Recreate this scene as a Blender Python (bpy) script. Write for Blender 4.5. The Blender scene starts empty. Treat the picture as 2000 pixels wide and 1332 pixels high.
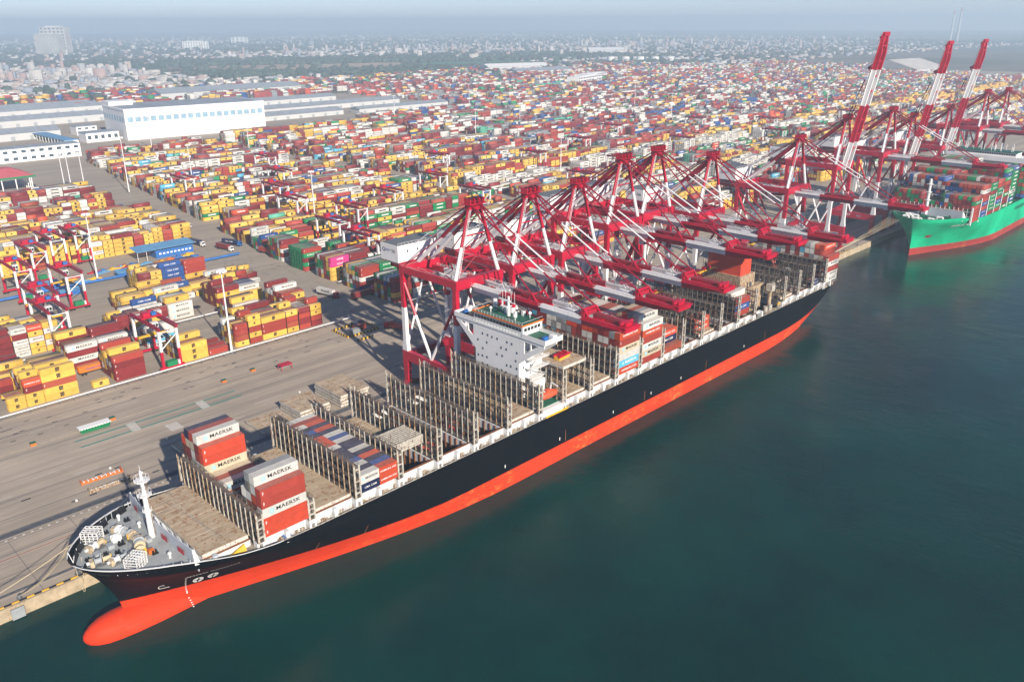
import bpy, math, random
import numpy as np
from mathutils import Vector, Matrix
sc = bpy.context.scene
COL = sc.collection
R = random.Random(7)

# ------------------------------------------------------------------ camera
YAW, PITCH, ROLL = .787, .366, -.005
CAM = Vector((-70.191, -209.455, 139.434))
fwd = Vector((math.sin(YAW)*math.cos(PITCH), math.cos(YAW)*math.cos(PITCH), -math.sin(PITCH)))
rgt = Vector((math.cos(YAW), -math.sin(YAW), 0)); upv = rgt.cross(fwd)
r2 = rgt*math.cos(ROLL)+upv*math.sin(ROLL); u2 = -rgt*math.sin(ROLL)+upv*math.cos(ROLL)
cd = bpy.data.cameras.new('camera'); cam = bpy.data.objects.new('camera', cd); COL.objects.link(cam)
cd.sensor_width = 36; cd.sensor_fit = 'HORIZONTAL'; cd.lens = 36*1617.7/2000
cd.clip_start = 1; cd.clip_end = 60000
mw = Matrix.Identity(4)
for i in range(3):
    mw[i][0] = r2[i]; mw[i][1] = u2[i]; mw[i][2] = -fwd[i]; mw[i][3] = CAM[i]
cam.matrix_world = mw
sc.camera = cam

# ------------------------------------------------------------------ sky and sun
SUN = Vector((-.25, -1.0, .515)).normalized()          # towards the sun
w = bpy.data.worlds.new('World'); sc.world = w; w.use_nodes = True
nt = w.node_tree; nt.nodes.clear()
sky = nt.nodes.new('ShaderNodeTexSky'); sky.sky_type = 'NISHITA'; sky.sun_disc = False
sky.sun_elevation = math.asin(SUN.z); sky.sun_rotation = math.atan2(SUN.x, SUN.y)
sky.air_density = .7; sky.dust_density = 0.; sky.ozone_density = 3.0
bg = nt.nodes.new('ShaderNodeBackground'); bg.inputs[1].default_value = .07
wo = nt.nodes.new('ShaderNodeOutputWorld')
tint = nt.nodes.new('ShaderNodeMix'); tint.data_type = 'RGBA'; tint.blend_type = 'MULTIPLY'; tint.inputs[0].default_value = 1.; tint.inputs[7].default_value = (.94, .90, 1.04, 1)
nt.links.new(sky.outputs[0], tint.inputs[6]); nt.links.new(tint.outputs[2], bg.inputs[0]); nt.links.new(bg.outputs[0], wo.inputs[0])
sl = bpy.data.lights.new('sun', 'SUN'); sl.energy = 5.0; sl.angle = math.radians(.6); sl.color = (1, .89, .76)
so = bpy.data.objects.new('sun', sl); COL.objects.link(so)
so.rotation_euler = SUN.to_track_quat('Z', 'Y').to_euler(); so.location = (0, 0, 600)
sc.view_settings.view_transform = 'Standard'; sc.view_settings.look = 'None'
sc.view_settings.exposure = 0.6; sc.view_settings.gamma = 1
try: sc.view_settings.use_curve_mapping = False
except Exception: pass
sc.render.engine = 'CYCLES'
sc.cycles.max_bounces = 6; sc.cycles.diffuse_bounces = 2; sc.cycles.glossy_bounces = 2
sc.cycles.transmission_bounces = 2; sc.cycles.volume_bounces = 4; sc.cycles.transparent_max_bounces = 6
sc.cycles.caustics_reflective = False; sc.cycles.caustics_refractive = False
sc.cycles.sample_clamp_indirect = 4
try: sc.cycles.use_denoising = True
except Exception: pass

# ------------------------------------------------------------------ helpers
KIDS = {}
def newobj(name, data, parent=None):
    o = bpy.data.objects.new(name, data); COL.objects.link(o)
    if parent is not None:
        o.parent = parent; KIDS.setdefault(parent.name, []).append(o)
    return o
def tag(o, label=None, cat=None, group=None, kind=None):
    if label: o['label'] = label
    if cat: o['category'] = cat
    if group: o['group'] = group
    if kind: o['kind'] = kind
    return o
def empty(name, loc=(0, 0, 0), rz=0, parent=None):
    o = newobj(name, None, parent); o.empty_display_size = .5; o.location = loc; o.rotation_euler = (0, 0, rz)
    return o
def copy_tree(o, parent=None):
    c = o.copy(); COL.objects.link(c)
    if parent is not None:
        c.parent = parent; KIDS.setdefault(parent.name, []).append(c)
    for ch in KIDS.get(o.name, []): copy_tree(ch, c)
    return c
class MB:
    """collects faces of one mesh"""
    def __init__(s): s.v = []; s.f = []; s.m = []; s.mi = 0
    def face(s, *pts):
        n = len(s.v); s.v += [tuple(p) for p in pts]; s.f.append(tuple(range(n, n+len(pts)))); s.m.append(s.mi); return s
    def hexa(s, p):     # 8 corners: bottom 0-3, top 4-7, counterclockwise seen from above
        n = len(s.v); s.v += [tuple(q) for q in p]
        for f in ((3, 2, 1, 0), (4, 5, 6, 7), (0, 1, 5, 4), (1, 2, 6, 5), (2, 3, 7, 6), (3, 0, 4, 7)):
            s.f.append(tuple(n+i for i in f)); s.m.append(s.mi)
        return s
    def box(s, x0, x1, y0, y1, z0, z1):
        return s.hexa([(x0, y0, z0), (x1, y0, z0), (x1, y1, z0), (x0, y1, z0), (x0, y0, z1), (x1, y0, z1), (x1, y1, z1), (x0, y1, z1)])
    def beam(s, p, q, w, h=None, w2=None, h2=None):
        h = h or w; w2 = w2 or w; h2 = h2 or h
        p = Vector(p); q = Vector(q); d = (q-p).normalized()
        up = Vector((0, 0, 1)) if abs(d.z) < .95 else Vector((0, 1, 0))
        a = d.cross(up).normalized(); b = a.cross(d)
        c = []
        for (o, ww, hh) in ((p, w, h), (q, w2, h2)):
            for (i, j) in ((-1, -1), (1, -1), (1, 1), (-1, 1)): c.append(o+a*(i*ww/2)+b*(j*hh/2))
        n = len(s.v); s.v += [tuple(x) for x in c]
        for f in ((0, 1, 2, 3), (7, 6, 5, 4), (4, 5, 1, 0), (5, 6, 2, 1), (6, 7, 3, 2), (7, 4, 0, 3)):
            s.f.append(tuple(n+i for i in f)); s.m.append(s.mi)
        return s
    def tube(s, p, q, r, r2=None, n=8, caps=True):
        r2 = r if r2 is None else r2
        p = Vector(p); q = Vector(q); d = (q-p).normalized()
        up = Vector((0, 0, 1)) if abs(d.z) < .95 else Vector((0, 1, 0))
        a = d.cross(up).normalized(); b = a.cross(d); k = len(s.v)
        for (o, rr) in ((p, r), (q, r2)):
            for i in range(n):
                t = 2*math.pi*i/n; s.v.append(tuple(o+a*(rr*math.cos(t))+b*(rr*math.sin(t))))
        for i in range(n):
            j = (i+1) % n; s.f.append((k+i, k+n+i, k+n+j, k+j)); s.m.append(s.mi)
        if caps:
            s.f.append(tuple(k+i for i in range(n))); s.m.append(s.mi)
            s.f.append(tuple(k+n+i for i in reversed(range(n)))); s.m.append(s.mi)
        return s
    def grid(s, rows):      # rows of equal-length point lists
        k = len(s.v); m = len(rows[0])
        for r in rows: s.v += [tuple(p) for p in r]
        for i in range(len(rows)-1):
            for j in range(m-1):
                s.f.append((k+i*m+j, k+i*m+j+1, k+(i+1)*m+j+1, k+(i+1)*m+j)); s.m.append(s.mi)
        return s
    def mesh(s, name, mats, smooth=False):
        me = bpy.data.meshes.new(name); me.from_pydata(s.v, [], s.f)
        mats = mats if isinstance(mats, (list, tuple)) else [mats]
        for m in mats: me.materials.append(m)
        if len(mats) > 1: me.polygons.foreach_set('material_index', s.m)
        if smooth: me.polygons.foreach_set('use_smooth', [True]*len(s.f))
        return me
    def build(s, name, mats, parent=None, loc=None, smooth=False):
        o = newobj(name, s.mesh(name, mats, smooth), parent)
        if loc: o.location = loc
        return o
def box(name, mat, parent, x0, x1, y0, y1, z0, z1): return MB().box(x0, x1, y0, y1, z0, z1).build(name, mat, parent)

# ------------------------------------------------------------------ materials
def nodes(name):
    m = bpy.data.materials.new(name); m.use_nodes = True; t = m.node_tree
    return m, t, t.nodes['Principled BSDF']
def N(t, kind, **kw):
    n = t.nodes.new(kind)
    for k, v in kw.items(): setattr(n, k, v)
    return n
def mixc(t, fac, a, b, mode='MIX'):
    n = N(t, 'ShaderNodeMix', data_type='RGBA', blend_type=mode)
    for sock, val in ((n.inputs[0], fac), (n.inputs[6], a), (n.inputs[7], b)):
        if hasattr(val, 'default_value') or hasattr(val, 'links'): t.links.new(val, sock)
        else: sock.default_value = val if not isinstance(val, tuple) else (*val, 1)[:4]
    return n.outputs[2]
def math_(t, op, a, b=0., clamp=False):
    n = N(t, 'ShaderNodeMath', operation=op, use_clamp=clamp)
    for sock, val in ((n.inputs[0], a), (n.inputs[1], b)):
        if hasattr(val, 'links'): t.links.new(val, sock)
        else: sock.default_value = val
    return n.outputs[0]
def noise(t, scale, vec=None, detail=4, rough=.6, stretch=None):
    n = N(t, 'ShaderNodeTexNoise'); n.inputs['Scale'].default_value = scale; n.inputs['Detail'].default_value = detail; n.inputs['Roughness'].default_value = rough
    if vec is None: vec = N(t, 'ShaderNodeNewGeometry').outputs['Position']
    if stretch:
        mp = N(t, 'ShaderNodeMapping'); mp.inputs['Scale'].default_value = stretch; t.links.new(vec, mp.inputs['Vector']); vec = mp.outputs[0]
    t.links.new(vec, n.inputs['Vector']); return n.outputs[0]
def ramp(t, fac, a, b):      # smooth step between a and b
    n = N(t, 'ShaderNodeMapRange'); n.inputs[1].default_value = a; n.inputs[2].default_value = b; n.clamp = True
    t.links.new(fac, n.inputs[0]); return n.outputs[0]
def paint(name, c, rough=.5, var=.18, scale=.6, rust=0., rcol=(.17, .065, .025), metal=0., stretch=None, spec=.4, rscale=1.6):
    m, t, b = nodes(name)
    f = noise(t, scale, stretch=stretch)
    col = mixc(t, ramp(t, f, .3, .7), tuple(x*(1-var) for x in c), tuple(min(1, x*(1+var)) for x in c))
    if rust > 0:
        g = noise(t, rscale, detail=6, rough=.75, stretch=(1, 1, .35))
        col = mixc(t, ramp(t, g, .66-rust*.45, .74-rust*.3), col, rcol)
    t.links.new(col, b.inputs['Base Color']); b.inputs['Roughness'].default_value = rough
    b.inputs['Metallic'].default_value = metal; b.inputs['Specular IOR Level'].default_value = spec
    return m
M = {}
M['white'] = paint('white_paint', (.74, .75, .75), .45, .05, .3, rust=.08)
M['clean_white'] = paint('clean_white_paint', (.8, .8, .79), .5, .04, .1)
M['red'] = paint('crane_red_paint', (.44, .006, .032), .4, .15, .25, rust=.03)
M['darkred'] = paint('dark_red_paint', (.27, .006, .025), .45, .15, .4)
M['crane_white'] = paint('crane_white_paint', (.74, .74, .74), .42, .06, .2, rust=.04)
M['grey'] = paint('grey_paint', (.33, .36, .38), .55, .12, .5, rust=.1)
M['steel'] = paint('dull_steel', (.14, .15, .155), .55, .25, 1.2, rust=.15)
M['dark'] = paint('dark_paint', (.025, .027, .03), .5, .3, 1.)
M['black'] = paint('black_paint', (.012, .012, .014), .5, .2, 1.)
M['cream'] = paint('cream_weathered_paint', (.47, .45, .39), .6, .22, .8, rust=.33)
M['rusty_cream'] = paint('rust_streaked_cream_paint', (.46, .37, .25), .65, .22, .7, rust=.45)
M['lattice'] = paint('rust_grey_lattice', (.16, .155, .14), .7, .35, .9, rust=.45, rcol=(.12, .05, .02))
M['rust'] = paint('rust_brown', (.22, .085, .03), .8, .35, 1.2)
M['hatch'] = paint('hatch_cover_weathered_paint', (.44, .35, .245), .75, .24, 1., rust=.32, rcol=(.27, .15, .075), rscale=.5, stretch=(.18, 1.1, 1))
M['hatch_side'] = paint('hatch_side_paint', (.60, .58, .52), .65, .15, .5, rust=.3)
M['deckgrey'] = paint('deck_grey_paint', (.33, .36, .37), .6, .15, .3, rust=.12)
M['decktan'] = paint('deck_tan_worn_paint', (.33, .30, .24), .7, .2, .4, rust=.25)
M['bulwark'] = paint('bulwark_pale_grey_paint', (.46, .50, .55), .5, .08, .2, rust=.06)
M['green'] = paint('deck_green_paint', (.012, .11, .065), .5, .2, .5)
M['engine_green'] = paint('engine_green_paint', (.01, .2, .075), .5, .15, .5)
M['orange'] = paint('orange_paint', (.62, .16, .025), .5, .15, .5)
M['lifeboat'] = paint('lifeboat_red_orange', (.65, .10, .04), .5, .1, .5)
M['yellow'] = paint('safety_yellow_paint', (.68, .40, .03), .5, .15, .7, rust=.1)
M['blue'] = paint('blue_paint', (.03, .14, .42), .5, .2, .3)
M['lightblue'] = paint('light_blue_roof', (.12, .30, .50), .5, .15, .2)
M['funnel'] = paint('funnel_orange_red', (.60, .065, .03), .5, .1, .15, rust=.06)
M['glass'] = paint('dark_glass', (.02, .028, .034), .12, .2, .5, spec=.8)
M['window'] = paint('window_dark_blue_glass', (.05, .08, .11), .15, .2, .5, spec=.8)
M['rubber'] = paint('rubber', (.018, .018, .018), .85, .3, 2.)
M['beige'] = paint('winch_beige_paint', (.52, .43, .29), .6, .2, 1.5, rust=.25)
M['rope'] = paint('mooring_rope', (.55, .46, .30), .9, .15, 1.5)
M['letter_black'] = paint('lettering_black', (.012, .014, .02), .6, .1, 1.)
M['letter_white'] = paint('lettering_white', (.78, .78, .76), .6, .05, 1.)
M['letter_blue'] = paint('lettering_blue', (.02, .05, .35), .6, .05, 1.)
M['star_blue'] = paint('emblem_pale_blue', (.25, .55, .68), .6, .1, 1.)
M['teal_line'] = paint('teal_road_paint', (.02, .22, .18), .8, .15, 1.5)
M['white_line'] = paint('white_road_paint', (.62, .60, .56), .8, .2, 1.5)
M['beige_line'] = paint('beige_road_paint', (.46, .38, .28), .85, .2, .8)
M['red_line'] = paint('red_rail_paint', (.25, .04, .03), .8, .3, 1.)
M['asphalt_dark'] = paint('dark_strip_asphalt', (.085, .088, .1), .85, .25, .6)
M['concrete_wall'] = paint('quay_wall_concrete', (.42, .34, .23), .85, .25, .35, rust=.2, rcol=(.2, .14, .08))
M['shed_roof'] = paint('shed_blue_grey_roof', (.27, .31, .35), .6, .2, .25, stretch=(1, .08, 1))
M['shed_wall'] = paint('shed_pale_wall', (.52, .53, .53), .7, .05, .05)
M['pink_roof'] = paint('pink_red_roof', (.48, .10, .12), .7, .1, .1)
M['cityblock'] = paint('city_wall', (.52, .50, .47), .8, .15, .02)

# containers: colour of each one from the object's own colour; dusty, sun-bleached roofs
def container_mat(name, src):
    m, t, b = nodes(name)
    if src == 'obj': c = N(t, 'ShaderNodeObjectInfo').outputs['Color']
    else: c = N(t, 'ShaderNodeAttribute', attribute_name='Col').outputs['Color']
    geo = N(t, 'ShaderNodeNewGeometry')
    f = noise(t, .55, geo.outputs['Position'], 5, .65)
    c2 = mixc(t, ramp(t, f, .25, .75), mixc(t, 1., c, (.78, .76, .74), 'MULTIPLY'), mixc(t, 1., c, (1.08, 1.08, 1.06), 'MULTIPLY'))
    g = noise(t, 1.5, geo.outputs['Position'], 6, .8, stretch=(1, 1, .4))
    c3 = mixc(t, math_(t, 'MULTIPLY', ramp(t, g, .64, .72), .6), c2, (.16, .07, .03))
    sep = N(t, 'ShaderNodeSeparateXYZ'); t.links.new(geo.outputs['Normal'], sep.inputs[0])
    roof = math_(t, 'GREATER_THAN', sep.outputs[2], .7)
    if src == 'attr':        # rim painted dark for shaded gaps between boxes, plus posts, rails and door gaskets
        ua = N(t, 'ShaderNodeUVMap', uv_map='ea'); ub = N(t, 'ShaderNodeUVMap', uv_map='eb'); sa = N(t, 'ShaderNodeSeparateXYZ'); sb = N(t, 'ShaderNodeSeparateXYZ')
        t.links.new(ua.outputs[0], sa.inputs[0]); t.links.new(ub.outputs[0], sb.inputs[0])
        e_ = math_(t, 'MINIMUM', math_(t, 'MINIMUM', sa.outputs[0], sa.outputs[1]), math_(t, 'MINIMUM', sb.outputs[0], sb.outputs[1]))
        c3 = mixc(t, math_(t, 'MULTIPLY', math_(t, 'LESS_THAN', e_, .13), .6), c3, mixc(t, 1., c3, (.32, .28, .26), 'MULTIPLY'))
    d = math_(t, 'MULTIPLY', roof, math_(t, 'ADD', math_(t, 'MULTIPLY', f, .42 if src != 'obj' else .26), .08 if src != 'obj' else .03))
    c4 = mixc(t, d, c3, (.52, .44, .36))
    t.links.new(c4, b.inputs['Base Color']); b.inputs['Roughness'].default_value = .55; b.inputs['Specular IOR Level'].default_value = .35
    if src == 'obj':
        tc = N(t, 'ShaderNodeTexCoord'); wv = N(t, 'ShaderNodeTexWave', wave_type='BANDS', bands_direction='X', wave_profile='SIN')
        wv.inputs['Scale'].default_value = .9; t.links.new(tc.outputs['Object'], wv.inputs['Vector'])
        bp_ = N(t, 'ShaderNodeBump'); bp_.inputs['Strength'].default_value = .7; bp_.inputs['Distance'].default_value = .06
        t.links.new(wv.outputs['Fac'] if 'Fac' in wv.outputs else wv.outputs[1], bp_.inputs['Height']); t.links.new(bp_.outputs[0], b.inputs['Normal'])
    return m
M['cont'] = container_mat('container_paint', 'obj')
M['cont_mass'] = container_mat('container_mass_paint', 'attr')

def attr_mat(name, rough=.8):
    m, t, b = nodes(name)
    c = N(t, 'ShaderNodeAttribute', attribute_name='Col').outputs['Color']
    f = noise(t, .05)
    t.links.new(mixc(t, ramp(t, f, .3, .7), mixc(t, 1., c, (.8, .8, .8), 'MULTIPLY'), c), b.inputs['Base Color']); b.inputs['Roughness'].default_value = rough
    return m
M['mass'] = attr_mat('far_mass')

def ground_mat():
    m, t, b = nodes('concrete_yard')
    a = noise(t, 1., stretch=(.012, .16, 1), detail=6); c = noise(t, .03, detail=5); d = noise(t, .5, detail=6, rough=.7)
    k = noise(t, 1., stretch=(.02, .9, 1), detail=3)
    col = mixc(t, ramp(t, a, .3, .7), (.29, .25, .205), (.43, .37, .30))
    col = mixc(t, math_(t, 'MULTIPLY', ramp(t, c, .4, .65), .55), col, (.32, .28, .23))
    col = mixc(t, math_(t, 'MULTIPLY', ramp(t, d, .5, .75), .35), col, (.21, .19, .17))
    col = mixc(t, math_(t, 'MULTIPLY', ramp(t, k, .6, .72), .45), col, (.17, .155, .145))
    t.links.new(col, b.inputs['Base Color']); b.inputs['Roughness'].default_value = .85; b.inputs['Specular IOR Level'].default_value = .2
    return m
M['ground'] = ground_mat()
def apron_mat():
    m, t, b = nodes('quay_apron_concrete')
    a = noise(t, 1., stretch=(.01, .22, 1), detail=6); c = noise(t, .06, detail=6, rough=.65); k = noise(t, 1., stretch=(.015, 1.3, 1), detail=4)
    col = mixc(t, ramp(t, a, .3, .7), (.31, .265, .215), (.50, .42, .33))
    col = mixc(t, math_(t, 'MULTIPLY', ramp(t, c, .42, .7), .5), col, (.29, .25, .205))
    col = mixc(t, math_(t, 'MULTIPLY', ramp(t, k, .54, .66), .5), col, (.18, .165, .155))
    t.links.new(col, b.inputs['Base Color']); b.inputs['Roughness'].default_value = .85; b.inputs['Specular IOR Level'].default_value = .2
    return m
M['apron'] = apron_mat()
def plain_mat():
    m, t, b = nodes('far_plain_ground')
    a = noise(t, .0014, detail=6); c = noise(t, .01, detail=6)
    col = mixc(t, ramp(t, a, .42, .58), (.07, .09, .05), (.2, .18, .16))
    col = mixc(t, math_(t, 'MULTIPLY', ramp(t, c, .4, .65), .6), col, (.12, .12, .115))
    t.links.new(col, b.inputs['Base Color']); b.inputs['Roughness'].default_value = .95; b.inputs['Specular IOR Level'].default_value = .1
    return m
M['plain'] = plain_mat()
def water_mat():
    m, t, b = nodes('harbour_water')
    f = noise(t, .012, detail=5); g = noise(t, .05, detail=4)
    col = mixc(t, ramp(t, f, .35, .65), (.0001, .018, .018), (.0003, .044, .038))
    col = mixc(t, math_(t, 'MULTIPLY', ramp(t, g, .45, .7), .4), col, (.0015, .034, .024))
    t.links.new(col, b.inputs['Base Color'])
    b.inputs['Roughness'].default_value = .1; b.inputs['IOR'].default_value = 1.33; b.inputs['Specular IOR Level'].default_value = .33
    pos = N(t, 'ShaderNodeNewGeometry').outputs['Position']
    h1 = noise(t, .16, pos, 5, .6, stretch=(1, .55, 1)); h2 = noise(t, .9, pos, 4, .6, stretch=(.8, 1, 1)); h3 = noise(t, .022, pos, 3, .5)
    h = math_(t, 'ADD', math_(t, 'MULTIPLY', h1, .55), math_(t, 'MULTIPLY', h2, .24))
    h = math_(t, 'MULTIPLY', h, ramp(t, h3, .25, .7))
    bu = N(t, 'ShaderNodeBump'); bu.inputs['Strength'].default_value = .8; bu.inputs['Distance'].default_value = 1.
    t.links.new(h, bu.inputs['Height']); t.links.new(bu.outputs[0], b.inputs['Normal'])
    return m
M['water'] = water_mat()

def hull_mat(name, top, boot, zb, rough=.35, streak=.3, xr=(0, 1, 0)):
    m, t, b = nodes(name)
    geo = N(t, 'ShaderNodeNewGeometry'); sep = N(t, 'ShaderNodeSeparateXYZ'); t.links.new(geo.outputs['Position'], sep.inputs[0]); P = geo.outputs['Position']
    e = noise(t, .8, P, 5, .7, stretch=(1, 1, .2)); z = math_(t, 'ADD', sep.outputs[2], math_(t, 'MULTIPLY', math_(t, 'SUBTRACT', e, .5), .25))
    s = noise(t, .5, P, 5, .7, stretch=(1, 1, .06)); v = noise(t, .05, P, 4)
    tc = mixc(t, ramp(t, v, .35, .65), tuple(x*.75 for x in top), tuple(x*1.2 for x in top))
    tc = mixc(t, math_(t, 'MULTIPLY', ramp(t, s, .6, .75), streak), tc, (.05, .04, .032))
    bc = mixc(t, ramp(t, v, .3, .7), tuple(x*.88 for x in boot), tuple(min(1, x*1.08) for x in boot))
    q = noise(t, .35, P, 6, .8, stretch=(1, 1, 1.6))
    bc = mixc(t, math_(t, 'MULTIPLY', math_(t, 'MULTIPLY', ramp(t, q, .53, .60), math_(t, 'MULTIPLY', ramp(t, noise(t, .03, P, 3), .42, .6), ramp(t, sep.outputs[0], 30, 75))), .6), bc, (.66, .30, .07))
    bc = mixc(t, math_(t, 'MULTIPLY', ramp(t, s, .6, .72), .4), bc, (.30, .10, .05))
    z = math_(t, 'SUBTRACT', z, math_(t, 'MULTIPLY', ramp(t, sep.outputs[0], xr[0], xr[1]), xr[2]))
    col = mixc(t, ramp(t, z, zb-.06, zb+.06), bc, tc)
    br = N(t, 'ShaderNodeTexBrick'); br.inputs['Scale'].default_value = 1.; br.inputs['Mortar Size'].default_value = .05; br.inputs['Brick Width'].default_value = 11.; br.inputs['Row Height'].default_value = 2.7
    cmb = N(t, 'ShaderNodeCombineXYZ'); t.links.new(sep.outputs[0], cmb.inputs[0]); t.links.new(sep.outputs[2], cmb.inputs[1]); t.links.new(cmb.outputs[0], br.inputs['Vector'])
    dent = noise(t, .22, P, 3, .5, stretch=(1, 1, 1.4))
    hh = math_(t, 'ADD', math_(t, 'MULTIPLY', br.outputs['Fac'], -.25), math_(t, 'MULTIPLY', dent, .5))
    bu = N(t, 'ShaderNodeBump'); bu.inputs['Strength'].default_value = .35; bu.inputs['Distance'].default_value = .3
    t.links.new(hh, bu.inputs['Height']); t.links.new(bu.outputs[0], b.inputs['Normal'])
    col = mixc(t, math_(t, 'MULTIPLY', br.outputs['Fac'], .3), col, (.03, .02, .02))
    t.links.new(col, b.inputs['Base Color']); b.inputs['Roughness'].default_value = rough; b.inputs['Specular IOR Level'].default_value = .08
    return m
M['hull'] = hull_mat('black_hull_red_boot', (.0025, .0035, .006), (.70, .05, .016), 5.85, .55, .1, (65, 15, 1.5))
M['ever_hull'] = hull_mat('green_hull_red_boot', (.004, .47, .23), (.36, .045, .04), 4.6, .4, .1)

# ------------------------------------------------------------------ lettering
_TXT = {}
def text_mesh(s, size=1., mat='letter_black', sx=1., bold=1.):
    key = (s, size, mat, sx)
    if key in _TXT: return _TXT[key]
    if s == 'MARK':
        q = MB()
        for (a, b, c, d) in ((-.8, .8, .35, .85), (-.8, -.38, -.02, .35), (-.24, .24, -.02, .35), (.38, .8, -.02, .35), (-.8, .8, -.3, -.08), (-.8, -.02, -.85, -.3), (.08, .5, -.62, -.3), (.08, .8, -.85, -.62)): q.face((a*size, c*size, 0), (b*size, c*size, 0), (b*size, d*size, 0), (a*size, d*size, 0))
        me = q.mesh('emblem_mark', M[mat]); _TXT[key] = me; return me
    cu = bpy.data.curves.new('lettering', 'FONT'); cu.offset = .013*size*bold; cu.space_character = 1.06; cu.body = s; cu.size = size; cu.align_x = 'CENTER'; cu.align_y = 'CENTER'; cu.resolution_u = 2
    o = bpy.data.objects.new('lettering', cu); COL.objects.link(o)
    dg = bpy.context.evaluated_depsgraph_get(); me = bpy.data.meshes.new_from_object(o.evaluated_get(dg))
    me.name = 'lettering'; COL.objects.unlink(o); bpy.data.objects.remove(o)
    # bolder letters: widen and scale
    for v in me.vertices: v.co.x *= sx
    me.materials.clear(); me.materials.append(M[mat]); _TXT[key] = me
    return me
def text_tris(me):
    me.calc_loop_triangles()
    v = np.array([tuple(x.co) for x in me.vertices]).reshape(-1, 3); tr = np.array([tuple(t.vertices) for t in me.loop_triangles]).reshape(-1, 3)
    return v, tr
def wall_text(s, size, mat, parent, loc, rz=0, sx=1., name='lettering'):
    """upright text facing local -y turned by rz"""
    o = newobj(name, text_mesh(s, size, mat, sx), parent); o.location = loc; o.rotation_euler = (math.pi/2, 0, rz); return o
# ------------------------------------------------------------------ setting: water, quay, yard, plain
ZQ = 3.64
o = MB().face((-4000, -4000, 0), (14000, -4000, 0), (14000, 1.5, 0), (-4000, 1.5, 0)).build('harbour_water', M['water']); tag(o, kind='structure')
o = MB().box(-4000, 14000, 1, 17000, -2, 3.2).build('plain_ground', M['plain']); tag(o, kind='structure')
quay = MB().box(-700, 1600, 0, 117.9, -2.5, ZQ).build('quay_pavement', [M['apron']]); tag(quay, kind='structure')
box('quay_wall_facing', M['concrete_wall'], quay, -700, 1600, -.35, -.004, -2.2, ZQ-.25)
box('quay_coping', M['concrete_wall'], quay, -700, 1600, -.45, .9, ZQ-.25, ZQ+.16)
yard = MB().box(-500, 2700, 117.9, 1330, 2.5, ZQ).build('yard_pavement', M['ground']); tag(yard, kind='structure')
def strip(name, mat, x0, x1, y0, y1, lift=.006, par=None): return box(name, M[mat], par or quay, x0, x1, y0, y1, ZQ-.05, ZQ+lift)
strip('rail_trench', 'asphalt_dark', -700, 1600, 33.6, 36.6); box('crane_rail', M['steel'], quay, -700, 1600, 35.9, 36.1, ZQ, ZQ+.05)
strip('rail_trench', 'asphalt_dark', -700, 1600, 5.0, 6.2); box('crane_rail', M['steel'], quay, -700, 1600, 5.5, 5.7, ZQ, ZQ+.05)
strip('red_line', 'red_line', -700, 1600, 22.2, 22.5)
strip('beige_line', 'beige_line', -700, 1600, 87.6, 88.5); strip('beige_line', 'beige_line', -700, 1600, 92.4, 92.7)
strip('teal_line', 'teal_line', 4.5, 64.7, 80.6, 81.4); strip('teal_line', 'teal_line', 4.5, 64.7, 74.8, 75.6)
for i in range(12): strip('lane_dash', 'white_line', -40+i*26, -28+i*26, 64.2, 64.38)
for i in range(12): strip('lane_dash', 'white_line', -30+i*26, -22+i*26, 57.3, 57.48)
for i in range(10): strip('lane_dash', 'white_line', -35+i*30, -26+i*30, 99.2, 99.4)
for x0 in (22.0, 48.3):
    for j in range(7):
        for k in range(3): strip('hatched_crossing', 'white_line', x0+j*.45+k*.2, x0+.28+j*.45+k*.2, 74.2+k*2.6, 76.6+k*2.6, .012)
for j in range(9): strip('crossing_bar', 'white_line', 32+j*.5, 32.3+j*.5, 64.5, 71, .012)
for i in range(46): strip('marker_stud', 'white_line', -40+i*2.25+ (0 if i < 30 else 0), -39.3+i*2.25, 31.9, 32.3, .05)
pit = MB().box(-.9, .9, -.28, .28, -.02, .012).mesh('ground_slot', M['dark'])
rp = random.Random(3)
for i in range(70):                                   # dark cable slots and manholes in the apron
    o = newobj('ground_slot', pit, quay); o.location = (rp.uniform(-15, 190), rp.choice([96.5, 103, 108, 111.5])+rp.uniform(-.6, .6), ZQ)
for i in range(60):
    o = newobj('ground_slot', pit, yard); o.location = (rp.uniform(150, 172)+rp.choice([0, 0, 6]), rp.uniform(119, 330), ZQ)
for i in range(14):
    o = newobj('ground_slot', pit, quay); o.location = (rp.uniform(-40, 60), rp.choice([39.5, 40.5, 52]), ZQ); o.scale = (1.2, 1.3, 1)
for (ya, yb) in ((9.6, 9.75), (13.2, 13.4), (16.5, 16.6), (19.4, 19.6), (26.2, 26.3), (29.1, 29.2), (41.5, 41.6), (46.2, 46.35), (52.6, 52.7), (61, 61.15), (69.8, 69.95), (96, 96.1), (105.6, 105.75)): strip('lane_edge', 'beige_line', -700, 1600, ya, yb, .004)
for (ya, yb) in ((11.4, 11.6), (24.4, 24.7), (44.0, 44.25), (55.2, 55.45), (67.4, 67.6), (84.4, 84.7), (101.8, 102.2)): strip('tyre_track', 'asphalt_dark', -700, 1600, ya, yb, .003)
for x in [-30.5+16.5*i for i in range(28)]: strip('slab_joint', 'asphalt_dark', x, x+.12, 1.2, 33, .005)
kerb_y = MB().box(-.85, .85, .0, .34, 0, .28).mesh('kerb_block', M['yellow']); kerb_k = MB().box(-.85, .85, .0, .34, 0, .26).mesh('kerb_block', M['black'])
for i in range(40):
    o = newobj('kerb_block', kerb_y if i % 2 else kerb_k, quay); o.location = (-46+i*1.75, .3, ZQ+.16)
for i in range(70):
    o = newobj('kerb_block', kerb_y if i % 2 else kerb_k, quay); o.location = (326+i*1.75, .3, ZQ+.16)

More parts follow.
